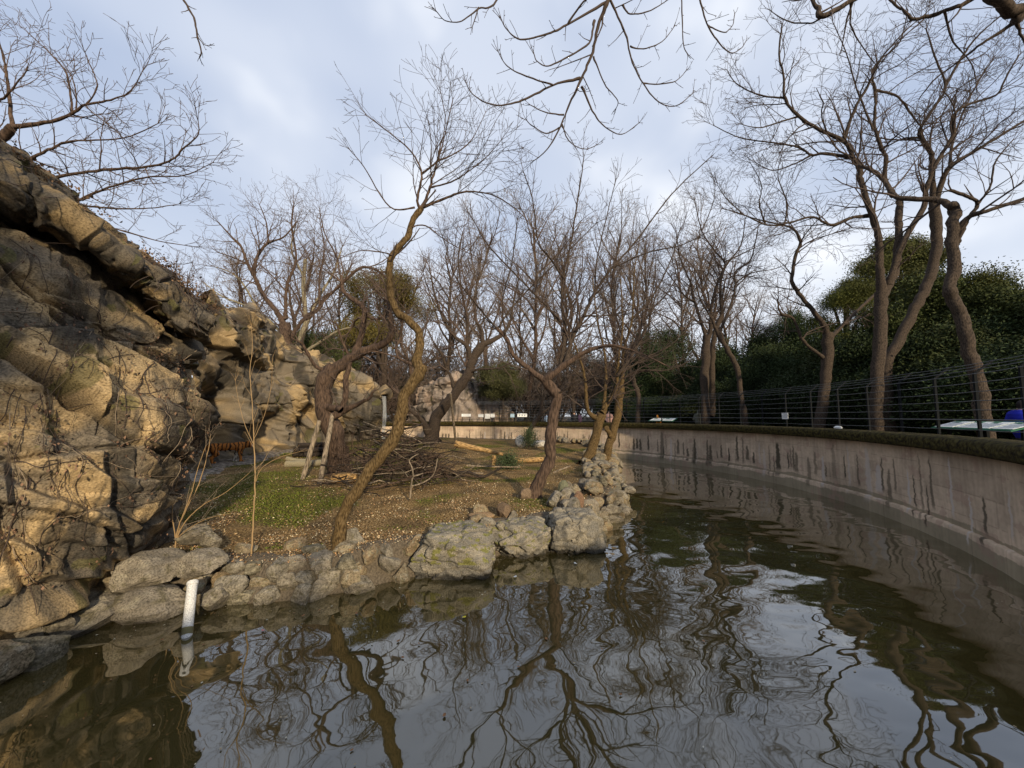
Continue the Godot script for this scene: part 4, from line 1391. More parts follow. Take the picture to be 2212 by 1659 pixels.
	tree("bare_tree", "double-trunked bare tree where the fence curves away", G, [
		[P([1523, 914, 1523, 802, 1527, 726], d, d), 0.27, 0.2, 0.0, 1.0],
		[P([1536, 900, 1538, 874, 1539, 783, 1543, 726, 1560, 680], d + 0.3, d + 0.6), 0.19, 0.12, 0.3, 1.0],
		[P([1527, 735, 1516, 699, 1500, 650, 1492, 612, 1470, 560, 1460, 500], d, d - 0.6), 0.12, 0.02, 1.6, 2.4],
		[P([1528, 735, 1535, 715, 1536, 669, 1550, 612, 1562, 585, 1565, 566, 1543, 540, 1516, 498, 1500, 430], d, d + 0.6), 0.13, 0.02, 1.6, 2.4],
		[P([1560, 680, 1556, 620, 1568, 575, 1600, 530, 1610, 470], d + 0.6, d + 1.0), 0.1, 0.02, 1.6, 2.4],
		[P([1500, 650, 1480, 640, 1450, 600, 1420, 560], d - 0.3, d - 1.2), 0.06, 0.015, 1.8, 2.2],
		[P([1516, 498, 1540, 440, 1545, 400], d + 0.5, d), 0.04, 0.015, 2.0, 2.0],
		[P([1565, 566, 1620, 540, 1660, 520], d + 0.5, d + 1.4), 0.05, 0.015, 2.0, 2.0],
	], st, 25, PATH_Y)
	d = dr(1611, 20.4)
	tree("bare_tree", "slim bare tree leaning left towards the double-trunked one behind the fence", G, [
		[P([1611, 916, 1600, 851, 1592, 794, 1569, 752, 1550, 718], d, d), 0.17, 0.11, 0.0, 1.0],
		[P([1550, 718, 1535, 684, 1510, 640, 1500, 580], d, d - 0.4), 0.09, 0.02, 1.6, 2.0],
		[P([1552, 720, 1577, 665, 1588, 620, 1590, 585, 1622, 560, 1640, 480], d, d + 0.5), 0.09, 0.02, 1.6, 2.0],
		[P([1588, 612, 1622, 590, 1668, 582, 1700, 570], d + 0.3, d + 0.8), 0.05, 0.012, 2.0, 1.8],
	], st, 26, PATH_Y)
	d = dr(1377, 20.5)
	tree("bare_tree", "small kinked bare tree behind the far wall, between the pink coat and the orange coat", G, [
		[P([1377, 914, 1380, 859, 1370, 828, 1356, 783, 1350, 740], d, d), 0.22, 0.12, 0.0, 1.0],
		[P([1356, 783, 1380, 730, 1390, 660, 1400, 580], d, d + 0.5), 0.1, 0.02, 1.4, 2.6],
		[P([1350, 740, 1330, 680, 1325, 600], d, d - 0.5), 0.1, 0.02, 1.4, 2.6],
	], style({"twig": "twig_red", "kids": [2.2, 2.4, 2.8], "min": 0.006, "step": 0.34}), 27, PATH_Y)
	# on the cliffs
	var H := "bare trees on top of the cliffs"
	var cl := style({"bark": "bark_red", "twig": "twig_red", "wig": 0.14, "up": 0.07, "kids": [3.6, 4.4, 5.0], "len": [1.3, 0.6, 0.45], "min": 0.0042, "step": 0.17, "ang": 0.8})
	tree("bare_tree", "bare tree with purplish limbs fanning right from behind the near cliff's top", H, [
		[P([-150, 470, -110, 420, -60, 345, 0, 298, 27, 275], 8.6, 8.4), 0.14, 0.07, 0.0, 1.0],
		[P([27, 275, 15, 174, 10, 139, -10, 60], 8.4, 8.4), 0.04, 0.008, 3.2, 1.0],
		[P([27, 275, 109, 263, 156, 245, 186, 226, 238, 216, 283, 196, 307, 154], 8.4, 8.0), 0.045, 0.006, 3.6, 1.0],
		[P([156, 245, 144, 161, 107, 114, 60, 70], 8.3, 8.6), 0.025, 0.006, 3.2, 0.9],
		[P([186, 226, 210, 185, 190, 130, 180, 105], 8.2, 7.9), 0.018, 0.006, 3.4, 0.7],
		[P([-40, 420, 62, 347, 114, 320, 154, 305, 268, 298, 345, 265], 8.6, 8.2), 0.04, 0.006, 3.6, 1.0],
		[P([0, 430, 121, 384, 223, 367, 320, 360, 372, 345, 397, 320, 427, 293, 428, 260], 8.6, 7.8), 0.04, 0.006, 3.6, 0.95],
		[P([60, 470, 150, 440, 216, 412, 273, 394, 322, 382, 397, 379, 462, 350], 8.7, 8.0), 0.035, 0.006, 3.6, 0.9],
		[P([150, 440, 240, 450, 320, 450, 390, 440], 8.5, 8.8), 0.025, 0.006, 3.2, 0.9],
		[P([200, 480, 270, 500, 340, 520, 400, 530], 8.6, 9.0), 0.022, 0.006, 3.0, 0.8],
		[P([-60, 345, -20, 240, 20, 200, 60, 150], 8.5, 8.0), 0.04, 0.008, 3.2, 1.0],
	], cl, 31, 4.6)
	var db := 27.0
	tree("bare_tree", "many-stemmed reddish bare tree with withered leaves, above the far cliff", H, [
		[P([620, 790, 620, 757, 614, 699], db, db), 0.42, 0.3, 0.0, 1.0],
		[P([616, 705, 596, 670, 569, 638, 548, 594, 534, 569, 521, 533, 500, 511, 471, 480], db, db - 0.6), 0.2, 0.03, 1.6, 2.4],
		[P([548, 594, 553, 562, 566, 538, 580, 525, 614, 511, 640, 480], db - 0.2, db + 0.4), 0.14, 0.03, 1.6, 2.4],
		[P([534, 569, 500, 555, 470, 545], db - 0.3, db + 0.3), 0.06, 0.02, 1.6, 2.2],
		[P([617, 690, 617, 673, 620, 615, 640, 560, 630, 490, 635, 440], db, db + 0.5), 0.16, 0.03, 1.6, 2.4],
		[P([625, 735, 635, 718, 662, 683, 691, 665, 701, 641, 736, 617, 760, 570], db, db - 1.0), 0.17, 0.03, 1.6, 2.4],
		[P([691, 665, 690, 600, 700, 540, 690, 470], db - 0.4, db + 0.4), 0.1, 0.02, 1.6, 2.4],
		[P([580, 525, 575, 480, 560, 440], db, db), 0.07, 0.02, 1.8, 2.2],
	], style({"bark": "bark_red", "twig": "twig_red", "kids": [2.4, 2.6, 3.0], "min": 0.0065, "step": 0.34, "up": 0.08}), 32, 3.0)
	tree("plane_tree", "pale barked bare tree with creamy limbs beside the many-stemmed one", H, [
		[P([643, 790, 643, 755, 655, 715, 661, 690, 655, 620, 660, 560], db + 2, db + 2), 0.32, 0.1, 0.5, 2.0],
		[P([655, 715, 690, 640, 720, 590, 740, 530], db + 2, db + 2.5), 0.16, 0.03, 1.6, 2.4],
		[P([645, 770, 690, 740, 730, 715, 770, 705], db + 2, db + 1.4), 0.14, 0.03, 1.2, 2.0],
		[P([640, 760, 590, 700, 540, 665, 480, 640, 440, 610], db + 2, db + 1.4), 0.15, 0.02, 1.4, 2.2],
		[P([658, 600, 630, 540, 640, 480], db + 2, db + 2.4), 0.1, 0.03, 1.6, 2.2],
		[P([560, 680, 530, 620, 500, 590, 460, 575], db + 1.8, db + 1.2), 0.09, 0.02, 1.6, 2.2],
	], style({"bark": "bark_pale", "twig": "twig_red", "kids": [2.4, 2.6, 3.0], "min": 0.0065, "step": 0.34, "up": 0.08}), 33, 3.0)

func overhead() -> void:
	var G := "trees behind the viewer that reach over the water"
	var st := style({"bark": "twig", "twig": "twig", "wig": 0.13, "up": 0.10, "kids": [4.0, 7.0, 0.0], "len": [0.8, 0.22, 0.3], "levels": 2, "ang": 0.85, "min": 0.0024, "step": 0.1})
	var main := P([1335, -110, 1314, 0, 1295, 48, 1276, 122, 1253, 177, 1227, 232, 1205, 284, 1179, 326, 1153, 347], 3.6, 4.2)
	var up := PackedVector3Array([Vector3(1.35, PATH_Y - 0.1, 3.3), Vector3(1.3, 3.6, 3.25), Vector3(1.42, 5.6, 2.9), Vector3(1.3, 7.2, 1.9), Vector3(1.15, 8.3, 0.2), Vector3(1.0, 8.6, -1.8), main[0]])
	tree("overhanging_tree", "bare branches drooping into the picture's top centre, hung with buds and a scrap of nest", G, [
		[up, 0.16, 0.026, 0.0, 1.0],
		[main, 0.024, 0.004, 3.5, 0.42],
		[P([1253, 169, 1195, 184, 1137, 213, 1089, 227, 1050, 222, 1018, 200, 1006, 176], 3.95, 3.7), 0.013, 0.003, 6.0, 0.16],
		[P([1195, 184, 1127, 161, 1092, 139, 1076, 111], 3.85, 3.6), 0.009, 0.003, 6.0, 0.14],
		[P([1310, 5, 1227, 52, 1182, 74, 1124, 85, 1095, 64, 1082, 39], 3.7, 3.4), 0.012, 0.003, 6.0, 0.16],
		[P([1227, 52, 1255, 10, 1290, -20], 3.6, 3.4), 0.010, 0.005, 4.0, 0.2],
		[P([1284, 45, 1272, 93, 1227, 122, 1185, 142, 1160, 132, 1152, 111], 3.75, 3.6), 0.012, 0.003, 6.0, 0.16],
		[P([1290, -80, 1318, 0, 1350, 71, 1366, 135, 1389, 180, 1421, 219, 1460, 229, 1498, 200], 3.6, 4.2), 0.014, 0.003, 4.5, 0.26],
		[P([1256, 187, 1285, 248, 1311, 277, 1344, 290, 1382, 264], 4.0, 4.3), 0.011, 0.003, 6.0, 0.18],
		[P([1282, 122, 1305, 180, 1334, 216, 1330, 235], 3.9, 4.2), 0.009, 0.003, 5.0, 0.2],
		[P([1218, 248, 1179, 243, 1144, 226], 4.05, 3.9), 0.009, 0.003, 6.0, 0.16],
		[P([1208, 276, 1180, 288, 1150, 272, 1138, 260], 4.1, 3.9), 0.008, 0.003, 6.0, 0.15],
		[P([1214, 268, 1230, 305, 1262, 322, 1290, 313], 4.1, 4.3), 0.008, 0.003, 6.0, 0.16],
		[P([1389, 180, 1420, 182, 1460, 175, 1484, 150], 4.0, 4.2), 0.008, 0.003, 6.0, 0.15],
		[P([1362, 100, 1390, 105, 1430, 90, 1458, 55], 3.8, 4.0), 0.008, 0.003, 6.0, 0.2],
		[P([1345, 10, 1360, 30, 1400, 25, 1435, 5], 3.6, 3.7), 0.009, 0.003, 6.0, 0.2],
		[P([1110, -60, 1066, 10, 1034, 19, 998, 45, 963, 45, 940, 21], 3.5, 3.3), 0.010, 0.003, 5.0, 0.18],
		[P([1034, 16, 1026, 40, 1020, 60], 3.4, 3.4), 0.006, 0.003, 6.0, 0.1],
		[P([1470, -60, 1474, 40, 1476, 95, 1486, 118], 3.7, 3.8), 0.008, 0.003, 5.0, 0.15],
		[P([1500, -60, 1514, 6, 1530, 58, 1556, 97, 1579, 114, 1600, 105, 1612, 88], 3.8, 4.1), 0.010, 0.003, 5.0, 0.18],
		[P([1530, 55, 1563, 70, 1582, 55, 1587, 28], 3.9, 4.0), 0.007, 0.003, 6.0, 0.14],
	], st, 41)
	var lm := P([372, -60, 397, 0, 419, 37, 426, 77, 434, 112, 431, 125], 3.7, 3.9)
	tree("overhanging_tree", "single drooping bare branch hanging from the top edge above the near cliff", G, [
		[PackedVector3Array([Vector3(-5.4, PATH_Y - 0.1, 4.6), Vector3(-5.3, 4.0, 4.4), Vector3(-4.8, 7.0, 3.0), Vector3(-4.0, 9.0, 0.5), Vector3(-3.6, 9.2, -2.0), lm[0]]), 0.13, 0.016, 0.0, 1.0],
		[lm, 0.015, 0.004, 6.0, 0.12],
		[P([426, 77, 440, 96, 453, 98], 3.8, 3.8), 0.005, 0.002, 6.0, 0.06],
	], st, 42)
	evergreen("evergreen_tree", "evergreen on the path behind the viewer that shades the near cliff", "", 1106, 0, 1, 2.0, PATH_Y, 0.45, Color(0.05, 0.06, 0.02), 599, "tree", 16, 900)
	var rm := P([2110, -60, 2150, -5, 2180, 20, 2205, 25, 2195, 48], 5.2, 5.4)
	tree("overhanging_tree", "heavy dark bough with long thin shoots cutting the picture's top right corner", G, [
		[PackedVector3Array([Vector3(9.6, PATH_Y - 0.1, 2.6), Vector3(9.4, 4.5, 1.8), Vector3(8.6, 7.5, 0.0), Vector3(7.4, 9.2, -3.0), rm[0]]), 0.19, 0.10, 0.0, 1.0],
		[rm, 0.10, 0.05, 0.0, 1.0],
		[P([2195, 46, 2120, 95, 2076, 129, 2016, 175, 1985, 215], 5.4, 6.2), 0.026, 0.006, 3.0, 0.6],
		[P([2110, -50, 2000, -40, 1900, -40, 1838, 2, 1776, 36, 1765, 14, 1750, -6], 5.2, 5.4), 0.05, 0.02, 2.0, 0.6],
		[P([2140, -30, 2092, 3, 2040, 25, 1977, 40, 1950, 22, 1921, -2], 5.3, 5.6), 0.035, 0.012, 3.0, 0.7],
		[P([1776, 36, 1750, 50, 1700, 45, 1660, 20], 5.4, 5.7), 0.014, 0.004, 4.0, 0.4],
		[P([1838, 0, 1840, 60, 1870, 110, 1900, 150], 5.4, 6.0), 0.014, 0.004, 4.0, 0.5],
		[P([2195, 46, 2212, 90, 2240, 150], 5.4, 5.6), 0.02, 0.006, 4.0, 0.5],
		[P([2040, 25, 2060, 90, 2100, 140, 2110, 200], 5.5, 6.0), 0.014, 0.004, 4.0, 0.5],
	], style({"bark": "bark", "twig": "twig", "wig": 0.14, "up": 0.06, "kids": [3.0, 5.0, 4.0], "len": [1.0, 0.45, 0.4], "levels": 2, "min": 0.0024, "step": 0.14}), 43)

func backdrop() -> void:
	# bare trees in the park beyond the far wall: three grown, the rest copies turned and scaled
	var G := "bare trees in the park beyond the far wall"
	var L := "slender bare park tree standing beyond the far wall"
	var protos: Array = []
	for k in 3:
		var limbs := wild_limbs(14.0, 700 + k, 0.2, 0.62, 11 + k, 0.3)
		protos.append(tree("park_tree", L, G, limbs, style({"bark": ["bark_red", "bark", "bark_red"][k], "twig": ["twig_grey", "twig_red", "twig_grey"][k], "kids": [2.6, 2.6, 2.8], "len": [1.4, 0.62, 0.52], "min": 0.0085, "step": 0.45, "wig": 0.13, "up": 0.09}), 700 + k))
	var spots := [[690, 500, 40], [745, 540, 46], [800, 600, 52], [905, 560, 44], [955, 500, 47], [1010, 530, 43], [1062, 450, 49], [1110, 560, 52], [1135, 440, 45], [1190, 470, 50], [1235, 500, 46], [1300, 440, 51], [1345, 500, 45], [1400, 470, 48], [1450, 520, 44], [1495, 480, 52], [1560, 560, 47], [1625, 600, 52], [1690, 620, 46], [420, 560, 30], [560, 540, 38]]
	var r := RandomNumberGenerator.new()
	r.seed = 3
	for k in spots.size():
		var s: Array = spots[k]
		var p := at(s[0], s[1], s[2])
		var o: Node3D = protos[k] if k < 3 else (protos[k % 3] as Node3D).duplicate()
		if k >= 3:
			o.name = numbered("park_tree", self)
			add_child(o)
		var sc := (p.y - PATH_Y) / 13.0
		o.position = Vector3(p.x, PATH_Y + 0.2, p.z)
		o.basis = Basis(Vector3.UP, r.randf() * TAU).scaled(Vector3(sc * r.randf_range(0.75, 1.0), sc, sc * r.randf_range(0.75, 1.0)))
	# leafless thicket under them
	var T := "brown leafless thicket bush under the park trees"
	var bush: Array = []
	for k in 2:
		var limbs: Array = []
		var rr := RandomNumberGenerator.new()
		rr.seed = 800 + k
		for q in 9:
			var d := Vector3(rr.randfn() * 0.5, 1.0, rr.randfn() * 0.5)
			limbs.append([PackedVector3Array([Vector3.ZERO, d * 1.2 + Vector3(0.2 * rr.randfn(), 0, 0), d * 2.2 + Vector3(0.3 * rr.randfn(), 0.5, 0.2 * rr.randfn()), d * 3.0 + Vector3(0, 1.0, 0)]), 0.05, 0.012, 2.4, 1.5])
		bush.append(tree("thicket_bush", T, "thicket bushes beyond the far wall", limbs, style({"twig": ["twig_red", "twig_grey"][k], "kids": [2.0, 2.4, 2.6], "min": 0.010, "step": 0.4}), 810 + k, -1.0, "bush"))
	var bs := [[850, 46], [900, 52], [700, 44], [760, 48], [1110, 50], [1150, 44], [1210, 47], [1245, 52], [1290, 46], [1330, 52], [1380, 46], [1180, 56], [1060, 58], [960, 58], [820, 42], [1420, 50]]
	for k in bs.size():
		var p := at(bs[k][0], 880, bs[k][1])
		var o: Node3D = bush[k] if k < 2 else (bush[k % 2] as Node3D).duplicate()
		if k >= 2:
			o.name = numbered("thicket_bush", self)
			add_child(o)
		o.position = Vector3(p.x, PATH_Y + 0.2, p.z)
		o.basis = Basis(Vector3.UP, r.randf() * TAU).scaled(Vector3.ONE * r.randf_range(1.2, 2.2))
	# the wood beyond, too far to tell one stem from the next
	var wood: Array = []
	for k in 85:
		var p := at(r.randf_range(560, 1600), 880, r.randf_range(52, 95))
		var sc := r.randf_range(1.3, 2.6)
		wood.append(Transform3D(Basis(Vector3.UP, r.randf() * TAU).scaled(Vector3(sc * 1.2, sc, sc * 1.2)), Vector3(p.x, PATH_Y + 0.6, p.z)))
	scatter("distant_wood", (bush[1].find_child("twigs*", false, false) as MeshInstance3D).mesh, wood, [])
	# evergreens
	var olive := Color(0.105, 0.085, 0.022)
	var dark := Color(0.028, 0.042, 0.014)
	var mid := Color(0.055, 0.068, 0.018)
	evergreen("evergreen_tree", "round olive-brown evergreen crown in the middle distance above the waterfall", "", 832, 592, 42, 4.6, 2.0, 0.45, olive * 1.1, 501)
	evergreen("evergreen_tree", "dark evergreen above the far cliff, right of the pale barked tree", "", 700, 690, 34, 2.6, 2.5, 0.3, mid, 502)
	for a in [[880, 815, 58, 4.0, mid, "dark round evergreen left of the pink rockery"], [1165, 800, 62, 4.0, dark, "dark evergreen far behind the wide spreading tree"], [1245, 770, 60, 4.5, mid, "large dark evergreen far behind the forked shore trees, left one"], [1345, 760, 56, 4.5, dark, "large dark evergreen far behind the forked shore trees, right one"]]:
		evergreen("evergreen_tree", a[5], "", a[0], a[1], a[2], a[3], PATH_Y, 0.1, a[4], 520 + a[0])
	evergreen("evergreen_tree", "flat-topped olive pine right of the pink rockery", "", 1082, 790, 40, 2.2, PATH_Y, 0.45, Color(0.075, 0.075, 0.03), 503)
	evergreen("evergreen_tree", "broad dark evergreen left of the double-trunked bare tree", "", 1440, 700, 40, 4.4, PATH_Y, 0.2, dark, 504)
	evergreen("evergreen_tree", "bright olive evergreen with a domed top, left of the tallest bare tree", "", 1812, 548, dr(1812, 30), 1.8, PATH_Y, 0.3, Color(0.075, 0.08, 0.018), 505)
	evergreen("evergreen_tree", "high evergreen behind the tallest bare tree's forks", "", 1945, 496, dr(1945, 36), 2.7, PATH_Y, 0.3, Color(0.065, 0.068, 0.018), 506, "tree", 22, 1500)
	evergreen("evergreen_tree", "spreading green evergreen between the tallest bare tree and the crooked mossy one", "", 2020, 628, dr(2020, 27), 2.6, PATH_Y, 0.2, mid * 0.8, 507, "tree", 22, 1500)
	evergreen("evergreen_tree", "yellowish evergreen just right of the crooked mossy trunk", "", 2118, 572, dr(2118, 29), 2.0, PATH_Y, 0.25, Color(0.07, 0.072, 0.017), 508, "tree", 18, 1300)
	evergreen("evergreen_tree", "green evergreen cut by the picture's right edge", "", 2222, 592, dr(2222, 27), 2.2, PATH_Y, 0.2, mid * 0.8, 509, "tree", 18, 1300)
	evergreen("evergreen_tree", "dark evergreen with drooping fronds behind the Y-shaped bare tree", "", 1700, 675, dr(1700, 34), 2.4, PATH_Y, 0.25, dark * 1.2, 510)
	evergreen("purple_tree", "small dark purple-leaved tree beyond the hedge", "", 1655, 668, dr(1655, 38), 1.7, PATH_Y, 0.55, Color(0.055, 0.028, 0.033), 511, "tree", 9, 260)
	var hs := [[1330, 830, 33], [1400, 815, 31], [1470, 800, 30], [1545, 790, 27], [1590, 745, 29], [1640, 750, 26], [1690, 740, 29], [1700, 790, 24.6], [1760, 720, 28], [1800, 780, 24.6], [1850, 720, 27], [1890, 770, 24.8], [1950, 700, 25.5], [1985, 770, 24.2], [2040, 700, 25], [2080, 760, 24], [2130, 690, 25], [2190, 740, 24], [2250, 690, 25], [2310, 720, 24.4], [1620, 815, 24.4], [1500, 845, 25], [1560, 850, 24.4], [1740, 830, 24.2], [1430, 860, 26], [2390, 690, 25], [1660, 715, 33], [1580, 770, 36]]
	var H := "dense dark evergreen shrub in the screen behind the fence"
	var shrub: Array = []
	for k in hs.size():
		var d := dr(hs[k][0], hs[k][2])
		var c := at(hs[k][0], hs[k][1], d)
		var t := [dark * 0.8, dark, mid * 0.6, dark * 0.7][k % 4] as Color
		if k < 4:
			shrub.append(evergreen("evergreen_shrub", H, "evergreen shrubs behind the fence", hs[k][0], hs[k][1], d, 2.4, PATH_Y, 0.02, t, 540 + k, "shrub", 18, 1300))
			shrub[k].set_meta("h", c.y - PATH_Y)
		else:
			var o: Node3D = (shrub[k % 4] as Node3D).duplicate()
			o.name = numbered("evergreen_shrub", self)
			add_child(o)
			o.position = Vector3(c.x, PATH_Y, c.z)
			var sy: float = (c.y - PATH_Y) / shrub[k % 4].get_meta("h")
			o.basis = Basis(Vector3.UP, r.randf() * TAU).scaled(Vector3(1.05, sy, 1.05))

# ---------- the fence on the bank ----------
func fence() -> void:
	var r0 := 18.35
	var a0 := -1.42
	var a1 := 0.62
	var f := base("security_fence", ring_pt(-0.4, r0, PATH_Y), "dark iron security fence with strung wires and outward bent arms behind the mossy coping", "fence")
	var o := f.position
	var top := 4.0
	var step := 1.42 / r0
	var n := int((a1 - a0) / step)
	for k in n + 1:
		var ang := a0 + step * k + 0.03
		var g := Geo.new()
		var out := Vector3(cos(ang), 0, sin(ang))
		g.box(Transform3D(Basis(Vector3.UP, -ang), ring_pt(ang, r0, (PATH_Y + top) * 0.5) - o), Vector3(0.06, top - PATH_Y, 0.06), 0.006)
		var post := put("post", g.mesh(M.iron), f)
		g = Geo.new()
		var b := Basis(Vector3.UP, -ang) * Basis(Vector3.BACK, -0.85)
		g.box(Transform3D(b, ring_pt(ang, r0, top - 0.02) - o + (out * sin(0.85) + Vector3.UP * cos(0.85)) * 0.22), Vector3(0.045, 0.46, 0.045), 0.004)
		put("arm", g.mesh(M.iron), post)
	var rows := [[0.0, 1.93, 0.009], [0.0, 2.15, 0.0095], [0.0, 2.38, 0.0095], [0.0, 2.62, 0.0095], [0.0, 2.86, 0.016], [0.0, 3.10, 0.0095], [0.0, 3.32, 0.0095], [0.0, 3.54, 0.0095], [0.0, 3.76, 0.0095], [0.0, 3.97, 0.009], [0.12, 4.09, 0.008], [0.23, 4.18, 0.008], [0.33, 4.27, 0.008]]
	for w in rows:
		var pts := PackedVector3Array()
		var rad := PackedFloat32Array()
		var m := (n + 1) * 4
		for k in m:
			var ang := a0 + (a1 - a0) * k / (m - 1)
			var sag := -0.012 * (1.0 - pow(2.0 * fposmod((ang - a0 - 0.03) / step, 1.0) - 1.0, 2.0))
			pts.append(ring_pt(ang, r0 - 0.035 + w[0], w[1] + (sag if w[2] < 0.012 else 0.0)) - o)
			rad.append(w[2])
		var g := Geo.new()
		g.tube(pts, rad, 5)
		put("wire" if w[2] < 0.012 else "rail", g.mesh(M.wire), f)
	# a white notice of two plates wired to the fence
	var a := 0.0
	var q := ring_at(1697, r0)
	a = atan2(q.z - RING.y, q.x - RING.x)
	var s := base("notice", ring_pt(a, r0 - 0.075, 2.96), "white notice of two stacked plates hanging on the dark fence", "sign")
	for k in 2:
		var g := Geo.new()
		var t := Transform3D(Basis(Vector3.UP, -a), Vector3(0, 0.075 if k == 0 else -0.075, 0))
		g.box(t, Vector3(0.012, 0.135, 0.36), 0.002)
		var plate := put("plate", g.mesh(M.white), s)
		g = Geo.new()
		for q2 in 3 - k:
			g.box(t * Transform3D(Basis(), Vector3(-0.0075, 0.035 - 0.032 * q2, 0.01 * q2)), Vector3(0.003, 0.012, 0.26 - 0.05 * q2))
		put("lettering", g.mesh(M.grey_print), plate)

# ---------- living bodies: one skin over a set of bones ----------
func body(bones: Array, cell: float, k: float, paint: Callable, m: Material) -> ArrayMesh:
	var lo := Vector3.ONE * 1e9
	var hi := -lo
	for b in bones:
		for e in [[b[0], b[2]], [b[1], b[3]]]:
			lo = lo.min(e[0] - Vector3.ONE * (e[1] + cell * 2.0 + k))
			hi = hi.max(e[0] + Vector3.ONE * (e[1] + cell * 2.0 + k))
	var nx := int((hi.x - lo.x) / cell) + 2
	var ny := int((hi.y - lo.y) / cell) + 2
	var nz := int((hi.z - lo.z) / cell) + 2
	var f := PackedFloat32Array()
	f.resize(nx * ny * nz)
	f.fill(1.0)
	for b in bones:
		var a: Vector3 = b[0]
		var c: Vector3 = b[1]
		var ra: float = b[2]
		var rb: float = b[3]
		var reach := maxf(ra, rb) + k + cell * 2.0
		var l := (a.min(c) - Vector3.ONE * reach - lo) / cell
		var h := (a.max(c) + Vector3.ONE * reach - lo) / cell
		var ab := c - a
		var inv := 1.0 / maxf(ab.length_squared(), 1e-6)
		for z in range(maxi(int(l.z), 0), mini(int(h.z) + 1, nz)):
			for y in range(maxi(int(l.y), 0), mini(int(h.y) + 1, ny)):
				var row := (z * ny + y) * nx
				for x in range(maxi(int(l.x), 0), mini(int(h.x) + 1, nx)):
					var p := lo + Vector3(x, y, z) * cell
					var t := clampf((p - a).dot(ab) * inv, 0.0, 1.0)
					var d := (p - a - ab * t).length() - lerpf(ra, rb, t)
					var was := f[row + x]
					var mix := maxf(k - absf(was - d), 0.0) / k
					f[row + x] = minf(was, d) - mix * mix * k * 0.25
	var g := Geo.new()
	var at_cell := PackedInt32Array()
	at_cell.resize(nx * ny * nz)
	at_cell.fill(-1)
	var off := [0, 1, nx, nx + 1, nx * ny, nx * ny + 1, nx * ny + nx, nx * ny + nx + 1]
	var edges := [[0, 1], [2, 3], [4, 5], [6, 7], [0, 2], [1, 3], [4, 6], [5, 7], [0, 4], [1, 5], [2, 6], [3, 7]]
	for z in nz - 1:
		for y in ny - 1:
			for x in nx - 1:
				var i0 := (z * ny + y) * nx + x
				var mask := 0
				for q in 8:
					if f[i0 + off[q]] < 0.0:
						mask |= 1 << q
				if mask == 0 or mask == 255:
					continue
				var sum := Vector3.ZERO
				var cnt := 0
				for e in edges:
					var fa := f[i0 + off[e[0]]]
					var fb := f[i0 + off[e[1]]]
					if (fa < 0.0) != (fb < 0.0):
						var t := fa / (fa - fb)
						var pa := Vector3(e[0] & 1, (e[0] >> 1) & 1, e[0] >> 2)
						var pb := Vector3(e[1] & 1, (e[1] >> 1) & 1, e[1] >> 2)
						sum += pa.lerp(pb, t)
						cnt += 1
				var p := lo + (Vector3(x, y, z) + sum / cnt) * cell
				at_cell[i0] = g.v.size()
				g.v.append(p)
				g.n.append(Vector3(f[i0 + 1] - f[i0] + f[i0 + 1 + nx] - f[i0 + nx] + f[i0 + off[5]] - f[i0 + off[4]], f[i0 + nx] - f[i0] + f[i0 + nx + 1] - f[i0 + 1] + f[i0 + off[6]] - f[i0 + off[4]], f[i0 + off[4]] - f[i0] + f[i0 + off[5]] - f[i0 + 1] + f[i0 + off[6]] - f[i0 + nx]).normalized())
				g.c.append(paint.call(p))
	var st := [1, nx, nx * ny]
	for z in range(1, nz - 1):
		for y in range(1, ny - 1):
			for x in range(1, nx - 1):
				var i0 := (z * ny + y) * nx + x
				for ax in 3:
					var fa := f[i0]
					var fb := f[i0 + st[ax]]
					if (fa < 0.0) == (fb < 0.0):
						continue
					var su: int = st[(ax + 1) % 3]
					var sv: int = st[(ax + 2) % 3]
					var c00 := at_cell[i0 - su - sv]
					var c01 := at_cell[i0 - su]
					var c11 := at_cell[i0]
					var c10 := at_cell[i0 - sv]
					if fa < 0.0:
						g.i.append_array(PackedInt32Array([c00, c01, c11, c00, c11, c10]))
					else:
						g.i.append_array(PackedInt32Array([c00, c11, c01, c00, c10, c11]))
	return g.mesh(m)

